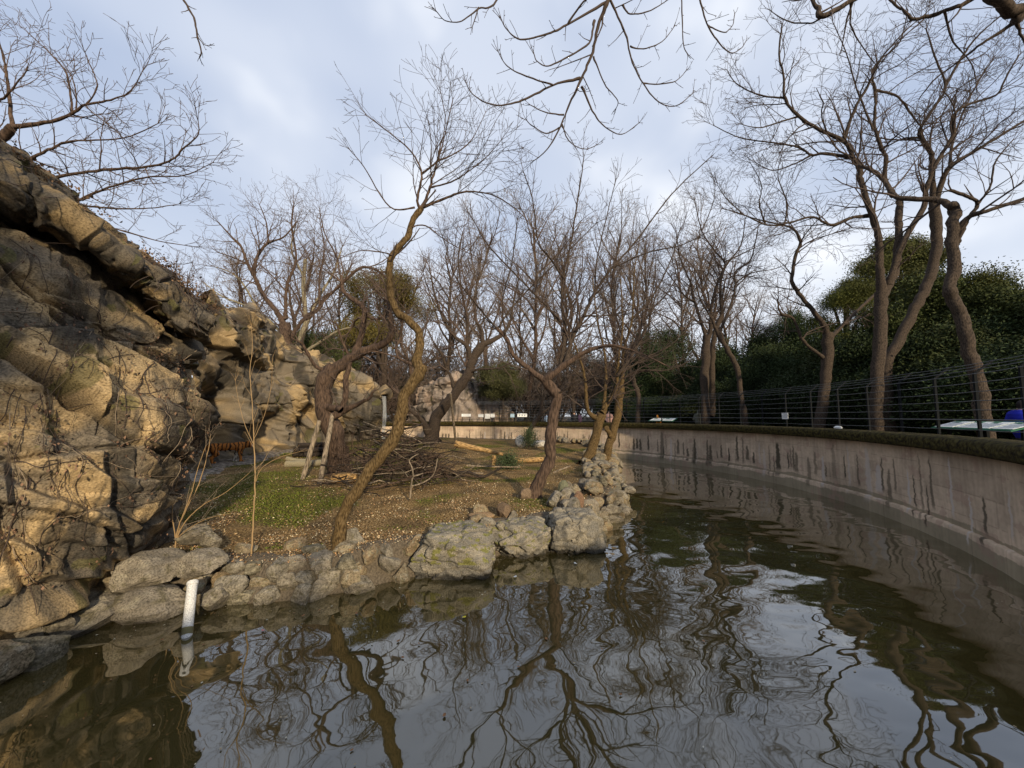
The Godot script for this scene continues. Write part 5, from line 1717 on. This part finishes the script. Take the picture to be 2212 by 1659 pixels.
func person(label: String, px: float, r: float, h: float, turn: float, coat: Color, legs: Color, puff: float, stoop := 0.0, hood := false, group := "") -> Node3D:
	var w := ring_at(px, r)
	w.y = PATH_Y
	var s := h / 1.7
	var V := func(x: float, y: float, z: float) -> Vector3: return Vector3(x, y - 0.0, z - stoop * maxf(y - 0.9, 0.0)) * s
	var bones: Array = [
		[V.call(0, 0.92, 0), V.call(0, 1.28, 0), (0.15 + puff) * s, (0.165 + puff) * s],
		[V.call(-0.1, 1.33, 0), V.call(0.1, 1.33, 0), (0.1 + puff * 0.6) * s, (0.1 + puff * 0.6) * s],
		[V.call(0, 1.36, 0), V.call(0, 1.5, -0.01), 0.06 * s, 0.055 * s],
		[V.call(0, 1.56, -0.02), V.call(0, 1.62, -0.01), 0.088 * s, 0.085 * s],
		[V.call(0, 1.555, -0.10), V.call(0, 1.54, -0.115), 0.018 * s, 0.014 * s],
	]
	for d in [-1.0, 1.0]:
		bones.append([V.call(0.19 * d, 1.34, 0), V.call(0.27 * d, 1.07, 0.03), (0.055 + puff * 0.6) * s, (0.05 + puff * 0.5) * s])
		bones.append([V.call(0.27 * d, 1.07, 0.03), V.call(0.19 * d, 0.92, -0.13), (0.05 + puff * 0.5) * s, 0.045 * s])
		bones.append([V.call(0.09 * d, 0.9, 0), V.call(0.095 * d, 0.48, -0.01), 0.09 * s, 0.06 * s])
		bones.append([V.call(0.095 * d, 0.48, -0.01), V.call(0.1 * d, 0.07, 0.02), 0.06 * s, 0.042 * s])
		bones.append([V.call(0.1 * d, 0.045, 0.03), V.call(0.11 * d, 0.04, -0.13), 0.05 * s, 0.04 * s])
	var o := base("person", w, label, "person", group)
	o.rotation.y = turn
	var paint := func(p: Vector3) -> Color:
		var y := p.y / s
		var z := p.z / s + stoop * maxf(y - 0.9, 0.0)
		if y > 1.475:
			return coat if hood and z > -0.06 else Color(0.42, 0.26, 0.19)
		if y < 0.1:
			return Color(0.03, 0.03, 0.03)
		if y < 0.80 - puff * 1.2:
			return legs
		return coat * (0.86 + 0.14 * sin(y * 60.0)) if puff > 0.03 else coat
	put("figure", body(bones, 0.028 * s, 0.05 * s, paint, M.cloth), o)
	if not hood:
		var hg: Array = [[V.call(0, 1.62, 0.025), V.call(0, 1.66, -0.015), 0.094 * s, 0.082 * s], [V.call(0, 1.58, 0.05), V.call(0, 1.44, 0.085), 0.08 * s, 0.045 * s]]
		put("hair", body(hg, 0.02 * s, 0.03 * s, func(_p: Vector3) -> Color: return Color(0.018, 0.014, 0.012), M.cloth), o)
	return o

func tiger() -> void:
	var w := on(489, 1000, ground_y(-12.5, -17.0) + 0.02)
	var V := func(x: float, y: float, z: float) -> Vector3: return Vector3(x, y, z)
	var b: Array = [
		[V.call(-0.48, 0.68, 0), V.call(0.0, 0.66, 0), 0.17, 0.165], [V.call(0.0, 0.66, 0), V.call(0.42, 0.68, 0), 0.165, 0.19],
		[V.call(0.40, 0.56, 0), V.call(0.44, 0.66, 0), 0.15, 0.17], [V.call(0.46, 0.72, 0), V.call(0.70, 0.74, 0.05), 0.14, 0.115],
		[V.call(0.74, 0.75, 0.06), V.call(0.78, 0.75, 0.07), 0.125, 0.11], [V.call(0.84, 0.71, 0.08), V.call(0.91, 0.69, 0.09), 0.075, 0.058],
		[V.call(0.70, 0.87, 0.15), V.call(0.69, 0.89, 0.16), 0.035, 0.03], [V.call(0.73, 0.87, -0.04), V.call(0.72, 0.89, -0.05), 0.035, 0.03],
		# near front leg forward, far one back; hocks high, knees against the belly
		[V.call(0.42, 0.62, 0.11), V.call(0.47, 0.36, 0.12), 0.10, 0.065], [V.call(0.47, 0.36, 0.12), V.call(0.50, 0.07, 0.12), 0.06, 0.048], [V.call(0.50, 0.045, 0.12), V.call(0.57, 0.04, 0.12), 0.055, 0.045],
		[V.call(0.40, 0.62, -0.11), V.call(0.33, 0.36, -0.12), 0.10, 0.065], [V.call(0.33, 0.36, -0.12), V.call(0.26, 0.08, -0.12), 0.06, 0.048], [V.call(0.26, 0.045, -0.12), V.call(0.33, 0.04, -0.12), 0.055, 0.045],
		[V.call(-0.50, 0.66, 0.10), V.call(-0.34, 0.40, 0.13), 0.135, 0.085], [V.call(-0.34, 0.40, 0.13), V.call(-0.52, 0.24, 0.13), 0.075, 0.05], [V.call(-0.52, 0.24, 0.13), V.call(-0.46, 0.06, 0.13), 0.05, 0.045], [V.call(-0.46, 0.045, 0.13), V.call(-0.38, 0.04, 0.13), 0.055, 0.045],
		[V.call(-0.50, 0.66, -0.10), V.call(-0.46, 0.42, -0.13), 0.135, 0.085], [V.call(-0.46, 0.42, -0.13), V.call(-0.68, 0.26, -0.13), 0.075, 0.05], [V.call(-0.68, 0.26, -0.13), V.call(-0.68, 0.06, -0.13), 0.05, 0.045], [V.call(-0.68, 0.045, -0.13), V.call(-0.60, 0.04, -0.13), 0.055, 0.045],
		[V.call(-0.62, 0.72, 0), V.call(-0.80, 0.52, 0.02), 0.055, 0.042], [V.call(-0.80, 0.52, 0.02), V.call(-0.90, 0.30, 0.03), 0.042, 0.038], [V.call(-0.90, 0.30, 0.03), V.call(-1.06, 0.26, 0.04), 0.038, 0.034],
	]
	var nz := noise(77, 1.2, 2)
	var paint := func(p: Vector3) -> Color:
		var c := Color(0.36, 0.13, 0.03)
		if p.y < 0.53 and absf(p.z) < 0.13 and absf(p.x) < 0.42 or p.x > 0.86 or (absf(p.z) < 0.08 and p.y < 0.42 and p.y > 0.2):
			c = Color(0.6, 0.54, 0.45)
		var s := sin((p.x + 0.10 * p.y + 0.09 * nz.get_noise_3dv(p * 2.0)) * 46.0)
		if s > 0.45 and p.y > 0.3:
			c = Color(0.02, 0.014, 0.01)
		if p.y < 0.2 and s > 0.7:
			c = Color(0.03, 0.02, 0.012)
		return c
	var o := base("tiger", w, "orange tiger with dark stripes walking right along the path below the far cliff", "tiger")
	o.rotation.y = 0.62
	o.scale = Vector3.ONE * 1.06
	put("figure", body(b, 0.022, 0.07, paint, M.fur), o)

# ---------- what lies on the island ----------
func log_thing(called: String, label: String, pts: PackedVector3Array, r0: float, r1: float, m: String, category: String, ends := "wood_cut", group := "") -> Node3D:
	var o := base(called, pts[0], label, category, group)
	for k in range(pts.size() - 1, -1, -1):
		pts[k] -= pts[0]
	var p := smooth(pts, 5)
	var rad := PackedFloat32Array()
	for k in p.size():
		rad.append(lerpf(r0, r1, float(k) / (p.size() - 1)) * (1.0 + 0.12 * fn.bark.get_noise_1d(k * 1.3 + r0 * 99.0)))
	var g := Geo.new()
	g.tube(p, rad, 10, 0.3, fn.bark)
	put("bark", g.mesh(M[m]), o)
	for e in [false, true]:
		var k := 0 if not e else p.size() - 1
		var t := (p[0] - p[1]).normalized() if not e else (p[k] - p[k - 1]).normalized()
		g = Geo.new()
		g.tube(PackedVector3Array([p[k] - t * 0.01, p[k] + t * 0.006]), PackedFloat32Array([rad[k] * 0.97, rad[k] * 0.9]), 10)
		g.cap(PackedVector3Array([p[k] - t * 0.01, p[k] + t * 0.006]), PackedFloat32Array([rad[k], rad[k]]), 10, true)
		put("cut_end", g.mesh(M[ends]), o)
	return o

func lay(px: Array, d: float, lift: float) -> PackedVector3Array:   # points on the island's ground
	var out := PackedVector3Array()
	for k in px.size() / 2:
		var q := at(px[k * 2], px[k * 2 + 1], d)
		q.y = maxf(ground_y(q.x, q.z) + lift, q.y)
		out.append(q)
	return out

func island_things() -> void:
	var r := RandomNumberGenerator.new()
	r.seed = 21
	# a strip of pale paving under the far cliff
	var g := Geo.new()
	var p := PackedVector3Array()
	for b in 2:
		for q in [[380, 1046, 1012], [450, 1022, 996], [520, 1004, 984], [590, 990, 974], [650, 978, 966], [700, 970, 962]]:
			var c := on(q[0], q[1] if b == 0 else q[2], 0.95)
			c.y = ground_y(c.x, c.z) + 0.03
			p.append(c)
	for k in 6:
		var a := p[k + 6]
		p[k + 6] = a + (a - p[k]) * 0.8
		p[k + 6].y = ground_y(p[k + 6].x, p[k + 6].z) + 0.03
	var fine := PackedVector3Array()
	for b in 6:
		for a in 26:
			var t := a / 25.0
			var lo_ := spline(Array(p.slice(0, 6)), t)
			var hi_ := spline(Array(p.slice(6, 12)), t)
			var c := lo_.lerp(hi_, b / 5.0)
			c.y = ground_y(c.x, c.z) + (0.03 if b > 0 else -0.02)
			fine.append(c)
	g.grid(fine, 26, 6, false)
	struct("paved_strip", g.mesh(M.paving))
	tiger()
	# props of the old tree
	for a in [[690, 909, 653, 1034, "left of the two grey wooden props leaning against the old hollow tree"], [719, 895, 690, 1042, "right of the two grey wooden props leaning against the old hollow tree"]]:
		var foot := on(a[2], a[3], 0.76)
		foot.y = ground_y(foot.x, foot.z) - 0.05
		var head := at(a[0], a[1], 14.3)
		log_thing("wooden_prop", a[4], PackedVector3Array([foot, foot.lerp(head, 0.5), head]), 0.085, 0.075, "wood_grey", "prop", "wood_grey")
	var foot := on(985, 960, 1.2)
	foot.y = ground_y(foot.x, foot.z) - 0.05
	log_thing("wooden_prop", "thin pale pole leaning upright beside the mound tree", PackedVector3Array([foot, foot.lerp(at(973, 850, 22.0), 0.5), at(973, 850, 22.0)]), 0.08, 0.06, "wood_grey", "prop", "wood_grey")
	# fallen timber
	log_thing("fallen_log", "pale forked log lying on the grass left of the props", lay([619, 1010, 650, 1006, 690, 1000, 716, 998], 16.4, 0.12), 0.15, 0.13, "bark_pale", "log")
	log_thing("fallen_log", "short pale limb crossing the forked log's far side", lay([619, 990, 640, 995, 664, 1000], 17.2, 0.12), 0.09, 0.10, "bark_pale", "log")
	log_thing("fallen_log", "orange split log lying below the old tree's foot", lay([720, 1037, 745, 1036, 771, 1034], 13.2, 0.15), 0.17, 0.16, "wood_cut", "log")
	log_thing("fallen_log", "peeled orange trunk resting on a short post", PackedVector3Array([at(984, 958, 15.4), at(1015, 966, 15.3), at(1050, 973, 15.2), at(1086, 981, 15.1)]), 0.13, 0.07, "wood_cut", "log")
	foot = on(1066, 1012, 0.78)
	foot.y = ground_y(foot.x, foot.z) - 0.05
	log_thing("log_post", "short orange post holding up the peeled trunk", PackedVector3Array([foot, at(1066, 995, -foot.z), at(1067, 984, -foot.z)]), 0.10, 0.09, "wood_cut", "post")
	log_thing("fallen_log", "orange log lying flat left of the wide spreading tree", lay([1100, 995, 1130, 996, 1174, 999], 17.5, 0.12), 0.16, 0.10, "wood_cut", "log")
	log_thing("fallen_branch", "long thin pale branch lying below the peeled trunk", lay([1008, 1006, 1060, 1008, 1124, 1009], 15.6, 0.03), 0.035, 0.025, "wood_grey", "branch")
	log_thing("fallen_branch", "grey stick leaning on the stones right of the wide spreading tree", PackedVector3Array([at(1196, 1021, 12.4), at(1212, 1014, 12.4), at(1232, 1007, 12.5)]), 0.03, 0.025, "wood_grey", "branch")
	log_thing("fallen_branch", "dark curved branch sprawling right of the brush pile", lay([976, 1024, 1010, 1020, 1040, 1030, 1062, 1022, 1084, 1010], 13.6, 0.05), 0.06, 0.03, "wood_dark", "branch", "wood_dark")
	var bb := base("fallen_branch", on(886, 1076, 0.6), "pale forked branch standing in front of the brush pile", "branch")
	for q in [[[886, 1076, 889, 1044, 893, 1030, 904, 1026, 914, 1022], 0.028], [[893, 1030, 890, 1010, 884, 995, 895, 985, 906, 980], 0.022], [[890, 1050, 915, 1042, 937, 1024, 945, 990], 0.022]]:
		g = Geo.new()
		var pts := P(q[0], 10.6, 10.8)
		for k in pts.size():
			pts[k] -= bb.position
		pts = smooth(pts, 4)
		var rad := PackedFloat32Array()
		for k in pts.size():
			rad.append(q[1] * (1.0 - 0.6 * k / pts.size()))
		g.tube(pts, rad, 6)
		put("limb", g.mesh(M.wood_grey), bb)
	# dark stack of logs
	var stack := base("log_stack", on(684, 985, 0.95), "dark stack of logs beside the old tree under the far cliff", "log stack")
	for k in 9:
		g = Geo.new()
		var row := k / 4
		var y := 0.12 + 0.22 * row
		var c := Vector3(-0.45 + 0.3 * (k % 4) + 0.12 * row, y, 0.1 * r.randfn())
		g.tube(PackedVector3Array([c + Vector3(-0.5, 0, 0.5), c + Vector3(0.3, 0.03 * r.randfn(), -0.2), c + Vector3(0.8, 0, -0.5)]), PackedFloat32Array([0.12, 0.115, 0.11]), 8)
		g.cap(PackedVector3Array([c + Vector3(-0.5, 0, 0.5), c + Vector3(0.3, 0, -0.2), c + Vector3(0.8, 0, -0.5)]), PackedFloat32Array([0.12, 0.115, 0.11]), 8, false)
		put("log", g.mesh(M.wood_dark), stack)
	# heap of brushwood
	var heap_c := at(868, 1012, 13.4)
	heap_c.y = ground_y(heap_c.x, heap_c.z)
	var heap := base("brush_pile", heap_c, "large tangled heap of cut brushwood in the middle of the island", "brush pile")
	for k in 220:
		var u := r.randfn() * 0.95
		var v := r.randfn() * 0.6
		var y := 0.08 + 1.75 * exp(-(u * u / 1.8 + v * v / 1.0)) * sqrt(r.randf())
		var az := r.randf() * TAU if r.randf() < 0.4 else r.randfn() * 0.5
		var tilt := r.randfn() * 0.28
		var dir := Vector3(cos(az) * cos(tilt), sin(tilt), sin(az) * cos(tilt))
		var l := r.randf_range(0.5, 1.3)
		var c := Vector3(u, y, v)
		var pts := PackedVector3Array()
		var rad := PackedFloat32Array()
		var th := 0.010 + 0.035 * r.randf() * r.randf()
		for q in 6:
			var e := c + dir * l * (q / 5.0 - 0.5) * 2.0 + Vector3(r.randfn(), r.randfn(), r.randfn()) * 0.05
			e.y = maxf(e.y, 0.02)
			pts.append(e)
			rad.append(th * (1.0 - 0.55 * q / 5.0))
		g = Geo.new()
		g.tube(pts, rad, 5)
		put("stick", g.mesh(M[["bark", "bark_red", "wood_dark", "bark_red", "wood_grey", "wood_dark"][k % 6]]), heap)
	g = Geo.new()
	var sb := style({"levels": 3, "kids": [3.0, 3.5, 3.0], "wig": 0.25, "up": -0.01, "min": 0.004, "step": 0.2, "len": [1.4, 0.6, 0.5]})
	for k in 110:
		var u := r.randfn() * 0.9
		var v := r.randfn() * 0.6
		grow(g, Vector3(u, 0.1 + 1.4 * r.randf() * exp(-(u * u + v * v) / 1.5), v), Vector3(r.randfn(), 0.25 * r.randfn() + 0.15, r.randfn()).normalized(), r.randf_range(0.6, 1.3), 0.010, 1, sb, r)
	stuff(put("twigs", g.mesh(M.twig_red), heap))
	# upright shoots round the old tree's foot
	var sh := base("shoots", at(742, 1000, 14.3), "cluster of thin reddish upright shoots round the old tree's foot", "shrub")
	g = Geo.new()
	var ss := style({"levels": 2, "kids": [1.5, 2.0], "wig": 0.05, "up": 0.08, "min": 0.005, "step": 0.3, "ang": 0.4})
	for k in 34:
		grow(g, Vector3(r.randfn() * 0.5 + 0.25, -0.1, r.randfn() * 0.35 + 0.3), Vector3(r.randfn() * 0.1, 1, r.randfn() * 0.1).normalized(), r.randf_range(0.7, 1.5), 0.012, 1, ss, r)
	stuff(put("stems", g.mesh(M.bark_red), sh))
	# the white pipe
	var top := at(415, 1268, 5.75)
	var low := on(402, 1384, -0.05)
	var pipe := base("pipe", low, "white pipe slanting from the shore rocks into the dark water", "pipe")
	g = Geo.new()
	var pp := PackedVector3Array([Vector3.ZERO, (top - low) * 0.5, top - low, (top - low) * 1.12])
	g.tube(pp, PackedFloat32Array([0.062, 0.062, 0.062, 0.062]), 20)
	g.cap(pp, PackedFloat32Array([0.062, 0.062, 0.062, 0.062]), 20, false)
	g.cap(pp, PackedFloat32Array([0.062, 0.062, 0.062, 0.062]), 20, true)
	put("tube", g.mesh(M.pipe), pipe)
	g = Geo.new()
	g.tube(PackedVector3Array([(top - low) * 0.10, (top - low) * 0.2, (top - low) * 0.24]), PackedFloat32Array([0.0635, 0.0635, 0.0622]), 20, 0.02, fn.bark)
	put("waterline_stain", g.mesh(mat("algae", Color(0.16, 0.14, 0.07), 0.9)), pipe)
	g = Geo.new()
	g.tube(PackedVector3Array([(top - low) * 1.04, (top - low) * 1.1]), PackedFloat32Array([0.071, 0.071]), 20)
	put("collar", g.mesh(M.pipe), pipe)
	# scraps and leaves afloat
	var flake := func(sz: float, curl: float) -> Geo:
		var q := Geo.new()
		var pts := PackedVector3Array()
		for b in 4:
			for a in 4:
				var x := a / 1.5 - 1.0
				var z := b / 1.5 - 1.0
				var e := 1.0 - 0.35 * absf(x) * absf(z)
				pts.append(Vector3(x * e, curl * (x * x + 0.6 * z * z + 0.4 * sin(3.0 * x + z)), z * e * 0.6) * sz)
		q.grid(pts, 4, 4, true)
		return q
	for a in [[1003, 1333, 0.035, "yellow_leaf", Color(0.75, 0.62, 0.06), "bright yellow leaf floating on the dark water", "leaf"], [568, 1362, 0.03, "pink_leaf", Color(0.6, 0.28, 0.26), "pinkish leaf floating near the left of the pond", "leaf"], [1113, 1246, 0.045, "white_scrap", Color(0.78, 0.76, 0.7), "white scrap floating just off the broad mossy boulder", "litter"], [1243, 1217, 0.045, "white_scrap", Color(0.78, 0.76, 0.7), "white scrap floating below the corner boulder", "litter"], [1160, 1142, 0.03, "white_scrap", Color(0.7, 0.66, 0.6), "tiny white scrap in the cleft between the grey boulders", "litter"]]:
		var q: Geo = flake.call(a[2], 0.16)
		var o := put(a[3], tinted(q, a[4]).mesh(M.litter), null, Transform3D(Basis(Vector3.UP, a[0] * 1.0), on(a[0], a[1], 0.014)))
		tag(o, a[5], a[6])
	var brown: Geo = flake.call(0.03, 0.2)
	var bm := tinted(brown, Color(0.26, 0.13, 0.06)).mesh(M.litter)
	for a in [[350, 1382], [440, 1392], [472, 1396], [520, 1416], [655, 1330], [690, 1318], [770, 1325], [860, 1385], [870, 1420], [905, 1390], [960, 1545], [1010, 1470], [1120, 1440], [1235, 1310], [1180, 1380], [1340, 1500], [1300, 1402], [1520, 1385], [760, 1620], [325, 1640]]:
		var o := put("floating_leaf", bm, null, Transform3D(Basis(Vector3.UP, a[0] * 1.7).scaled(Vector3.ONE * r.randf_range(0.6, 1.1)), on(a[0], a[1], 0.012)))
		tag(o, "small brown leaf floating on the dark water", "leaf", "brown leaves afloat on the pond")
	var specks: Array = []
	var speck_tints: Array = []
	while specks.size() < 420:
		var q := Vector2(r.randf_range(-6.5, 8.0), r.randf_range(-16.0, -2.2))
		var s := shore_distance(q)
		if s > -0.03 or r.randf() > exp(s * 0.9) + 0.12:
			continue
		specks.append(Transform3D(Basis(Vector3.UP, r.randf() * TAU).scaled(Vector3.ONE * r.randf_range(0.005, 0.018)), Vector3(q.x, 0.011, q.y)))
		speck_tints.append([Color(0.35, 0.28, 0.18), Color(0.2, 0.12, 0.06), Color(0.5, 0.46, 0.36)][r.randi() % 3])
	scatter("floating_specks", tinted(flake.call(1.0, 0.1), Color(1, 1, 1)).mesh(M.litter), specks, speck_tints)
	# fallen leaves over the turf and the stones
	var leaf := Geo.new()
	leaf.quad(Vector3(0, 0, -0.5), Vector3(-0.32, 0.12, 0.05), Vector3(0, 0.02, 0.5), Vector3(0.3, 0.16, 0.0))
	var lm := tinted(leaf, Color(1, 1, 1)).mesh(M.litter)
	var spots: Array = []
	var tints: Array = []
	var hues := [Color(0.36, 0.24, 0.12), Color(0.46, 0.34, 0.19), Color(0.25, 0.15, 0.075), Color(0.56, 0.47, 0.31), Color(0.17, 0.11, 0.06), Color(0.40, 0.22, 0.10)]
	while spots.size() < 30000:
		var d := lerpf(5.5, 22.0, pow(r.randf(), 1.7))
		var x := r.randf_range(-0.95, 0.32) * d
		var q := Vector2(x, -d)
		var s := shore_distance(q)
		if s < 0.15 or (s > 1.6 and fn.green.get_noise_2d(x, -d) > 0.05 + 0.5 * r.randf()):
			continue
		if r.randf() > 0.58 + 1.5 * fn.bark.get_noise_2d(x * 0.35, d * 0.35):
			continue
		var y := ground_y(x, -d)
		y = lerpf(-0.5, y, smoothstep(-0.15, 0.5, s)) if s < 0.35 else y
		y = maxf(y, ground_y(x, -d) * 1.03) if s < 0.7 else y
		var sz := r.randf_range(0.018, 0.048)
		spots.append(Transform3D(Basis.from_euler(Vector3(r.randfn() * 0.45, r.randf() * TAU, r.randfn() * 0.45)).scaled(Vector3.ONE * sz), Vector3(x, y + 0.015 + 0.02 * r.randf(), -d)))
		tints.append((hues[r.randi() % 6] as Color) * r.randf_range(0.75, 1.45))
	scatter("fallen_leaves", lm, spots, tints)
	# tufts of grass
	var tuft := Geo.new()
	for k in 9:
		var az := k * 2.4
		var dd := Vector3(cos(az), 0, sin(az))
		var w := Vector3(-dd.z, 0, dd.x) * 0.045
		var c := dd * 0.25 * r.randf()
		tuft.quad(c - w, c + dd * 0.16 + Vector3.UP * 0.55 - w * 0.7, c + dd * (0.35 + 0.3 * r.randf()) + Vector3.UP * (0.8 + 0.3 * r.randf()), c + dd * 0.16 + Vector3.UP * 0.55 + w * 0.7)
	var tm := tinted(tuft, Color(1, 1, 1)).mesh(M.grass)
	spots = []
	tints = []
	var tries := 0
	while spots.size() < 15000 and tries < 90000:
		tries += 1
		var d := lerpf(7.0, 24.0, pow(r.randf(), 1.3))
		var x := r.randf_range(-0.95, 0.3) * d
		var k: float = fn.green.get_noise_2d(x, -d) + (0.35 if x < -4.5 and d > 8.5 else -0.05)
		if k < 0.02 + 0.75 * r.randf() or shore_distance(Vector2(x, -d)) < 0.8:
			continue
		spots.append(Transform3D(Basis(Vector3.UP, r.randf() * TAU).scaled(Vector3(1.0, 0.6, 1.0) * r.randf_range(0.025, 0.06)), Vector3(x, ground_y(x, -d), -d)))
		var t := r.randf()
		tints.append(Color(0.16, 0.24, 0.03).lerp(Color(0.32, 0.31, 0.07), t) * r.randf_range(0.7, 1.15))
	scatter("grass", tm, spots, tints)
	# sprigs with dark leaves near the far shore
	for a in [[1142, 925, 23.0, 0.26, "small upright evergreen sprig before the far pale wall"], [1100, 990, 16.0, 0.2, "small leafy sprig right of the orange post"]]:
		var c := at(a[0], a[1], a[2])
		evergreen("leafy_sprig", a[4], "", a[0], a[1], a[2], a[3], ground_y(c.x, c.z), 0.15, Color(0.05, 0.07, 0.03), 560 + int(a[0]), "plant", 6, 40)

# ---------- what stands on the path ----------
func lectern(px: float, r: float, label: String, long: float) -> void:
	var q := ring_at(px, r)
	var ang := atan2(q.z - RING.y, q.x - RING.x)
	var o := base("display_board", ring_pt(ang, r, PATH_Y), label, "display board")
	o.basis = Basis(Vector3.UP, -ang)     # x points outwards, to the reader
	var t := Transform3D(Basis(Vector3.BACK, 0.3), Vector3(0, 1.02, 0))
	var g := Geo.new()
	g.box(t, Vector3(0.66, 0.045, long), 0.01)
	put("frame", g.mesh(M.green_paint), o)
	var n := 2
	for k in n:
		var z := long * (-0.25 + 0.5 * k)
		g = Geo.new()
		g.box(t * Transform3D(Basis(), Vector3(0, 0.026, z)), Vector3(0.5, 0.012, long * 0.44), 0.003)
		var pane := put("panel", g.mesh(M.white), o)
		g = Geo.new()
		for l in 6:
			g.box(t * Transform3D(Basis(), Vector3(-0.17 + 0.055 * l, 0.0335, z + (0.05 if l % 2 else 0.0))), Vector3(0.016, 0.003, long * (0.32 if l != 5 else 0.2)))
		put("lettering", g.mesh(M.grey_print), pane)
		g = Geo.new()
		g.box(t * Transform3D(Basis(), Vector3(0.18, 0.0335, z - long * 0.1)), Vector3(0.1, 0.003, long * 0.16))
		put("picture", g.mesh(M.green_paint), pane)
	for z in [-0.38, 0.38]:
		g = Geo.new()
		g.box(Transform3D(Basis(), Vector3(0, 0.52, long * z)), Vector3(0.07, 1.04, 0.07), 0.008)
		put("leg", g.mesh(M.iron), o)

func path_things() -> void:
	lectern(2080, 19.0, "green framed slanted display board behind the fence at the frame's right", 1.5)
	lectern(2162, 19.0, "green framed slanted display board next to the person in blue", 1.4)
	lectern(1430, 19.2, "white display board with the child in orange standing at it", 1.9)
	# boards on the railing in front of the pink rockery
	var k := 0
	for a in [[1007, 897, 20, 6, "cream notice board before the pink rockery, leftmost of the row"], [1039, 898, 11, 7, "small white notice board second in the row before the pink rockery"], [1053, 899, 11, 10, "tall white notice board left of the gap at the rockery's right end"], [1064, 898, 9, 8, "white notice board just right of the tall one"], [1107, 898, 9, 8, "pale blue notice board right of the pink rockery"], [1128, 897, 21, 7, "white banner board with three dark marks, rightmost of the row"]]:
		var d := 37.5
		var c := at(a[0], a[1], d)
		var s := d / PX
		var o := base("notice_board", Vector3(c.x, PATH_Y + 0.06, c.z), a[4], "notice board")
		var g := Geo.new()
		g.box(Transform3D(Basis(), Vector3(0, c.y - o.position.y, 0)), Vector3(a[2] * s, a[3] * s, 0.05), 0.006)
		var m: Material = M.white
		if k == 4:
			m = mat("pale_blue", Color(0.35, 0.5, 0.62), 0.6)
		put("panel", g.mesh(m), o)
		g = Geo.new()
		if k == 5:
			for q in 3:
				g.box(Transform3D(Basis(Vector3.BACK, 0.5 * q), Vector3(-0.25 + 0.25 * q, c.y - o.position.y, 0.028)), Vector3(0.12, 0.12, 0.005))
		else:
			for q in 3:
				g.box(Transform3D(Basis(), Vector3(0, c.y - o.position.y + 0.08 - 0.08 * q, 0.028)), Vector3(a[2] * s * 0.7, 0.02, 0.005))
		put("lettering", g.mesh(M.grey_print), o)
		for e in [-0.4, 0.4]:
			g = Geo.new()
			g.box(Transform3D(Basis(), Vector3(a[2] * s * e, (c.y - o.position.y) * 0.5, -0.045)), Vector3(0.04, c.y - o.position.y, 0.04))
			put("leg", g.mesh(M.iron), o)
		k += 1
	# railing that carries on behind those boards
	var rail := base("railing", at(1040, 905, 37.8), "thin dark railing running behind the notice boards", "railing")
	for q in 12:
		var c := at(960 + 18 * q, 905, 37.8)
		var g := Geo.new()
		g.box(Transform3D(Basis(), Vector3(c.x - rail.position.x, PATH_Y + 0.5 - rail.position.y, 0)), Vector3(0.04, 1.0, 0.04))
		put("post", g.mesh(M.iron), rail)
	for y in [0.55, 0.98]:
		var g := Geo.new()
		g.box(Transform3D(Basis(), Vector3(at(1059, 905, 37.8).x - rail.position.x, PATH_Y + y - rail.position.y, 0.04)), Vector3(9.2, 0.035, 0.03))
		put("rail", g.mesh(M.iron), rail)
	# visitors
	var dark := Color(0.03, 0.03, 0.035)
	person("person in a pale pink padded coat seen from behind at the far wall", 1315, 20.0, 1.68, 2.9, Color(0.72, 0.42, 0.34), dark, 0.085)
	person("small person in an orange padded coat leaning at the white display board", 1422, 19.7, 1.36, 1.2, Color(0.75, 0.28, 0.03), dark, 0.07, 0.15, true)
	person("person in a mauve jacket standing back from the far wall", 1292, 23.4, 1.78, 0.4, Color(0.30, 0.16, 0.19), dark, 0.03)
	person("person in black beside the wide spreading tree's trunk, on the far path", 1240, 22.0, 1.62, 2.6, Color(0.025, 0.025, 0.03), dark, 0.04)
	person("person in a dark purple jacket next to the one in black", 1252, 22.6, 1.58, 0.9, Color(0.12, 0.07, 0.12), dark, 0.04)
	person("person in a light blue top on the far path left of the wide spreading tree", 1181, 22.0, 1.55, 0.7, Color(0.28, 0.38, 0.52), dark, 0.03)
	person("person in a mottled olive jacket stooping by the double-trunked tree", 1507, 20.4, 1.66, -0.5, Color(0.10, 0.10, 0.075), dark, 0.07, 0.3, true)
	person("person in a bright blue padded jacket cut by the picture's right edge", 2206, 20.3, 1.66, -1.2, Color(0.02, 0.03, 0.40), dark, 0.075)
	# a white scrap on the coping
	var q := ring_at(1806, RAD - 0.05)
	var g := rock_geo(5, 640, 6, 0.2, 0.0)
	var s := put("white_bag", tinted(g, Color(0.75, 0.74, 0.7)).mesh(M.cloth), null, Transform3D(Basis().scaled(Vector3(0.14, 0.06, 0.09)), Vector3(q.x, 2.55, q.z)))
	tag(s, "crumpled white bag lying on top of the mossy coping", "bag")
	# low dark paling in front of the shrubs
	var pal := base("picket_fence", ring_pt(-0.05, 23.9, PATH_Y), "low dark picket fence in front of the evergreen screen", "fence")
	for i in 90:
		var ang := -0.38 + 0.0085 * i
		var b := Geo.new()
		b.box(Transform3D(Basis(Vector3.UP, -ang), ring_pt(ang, 23.9, PATH_Y + 0.5) - pal.position), Vector3(0.03, 1.0, 0.09))
		put("picket", b.mesh(M.wood_dark), pal)
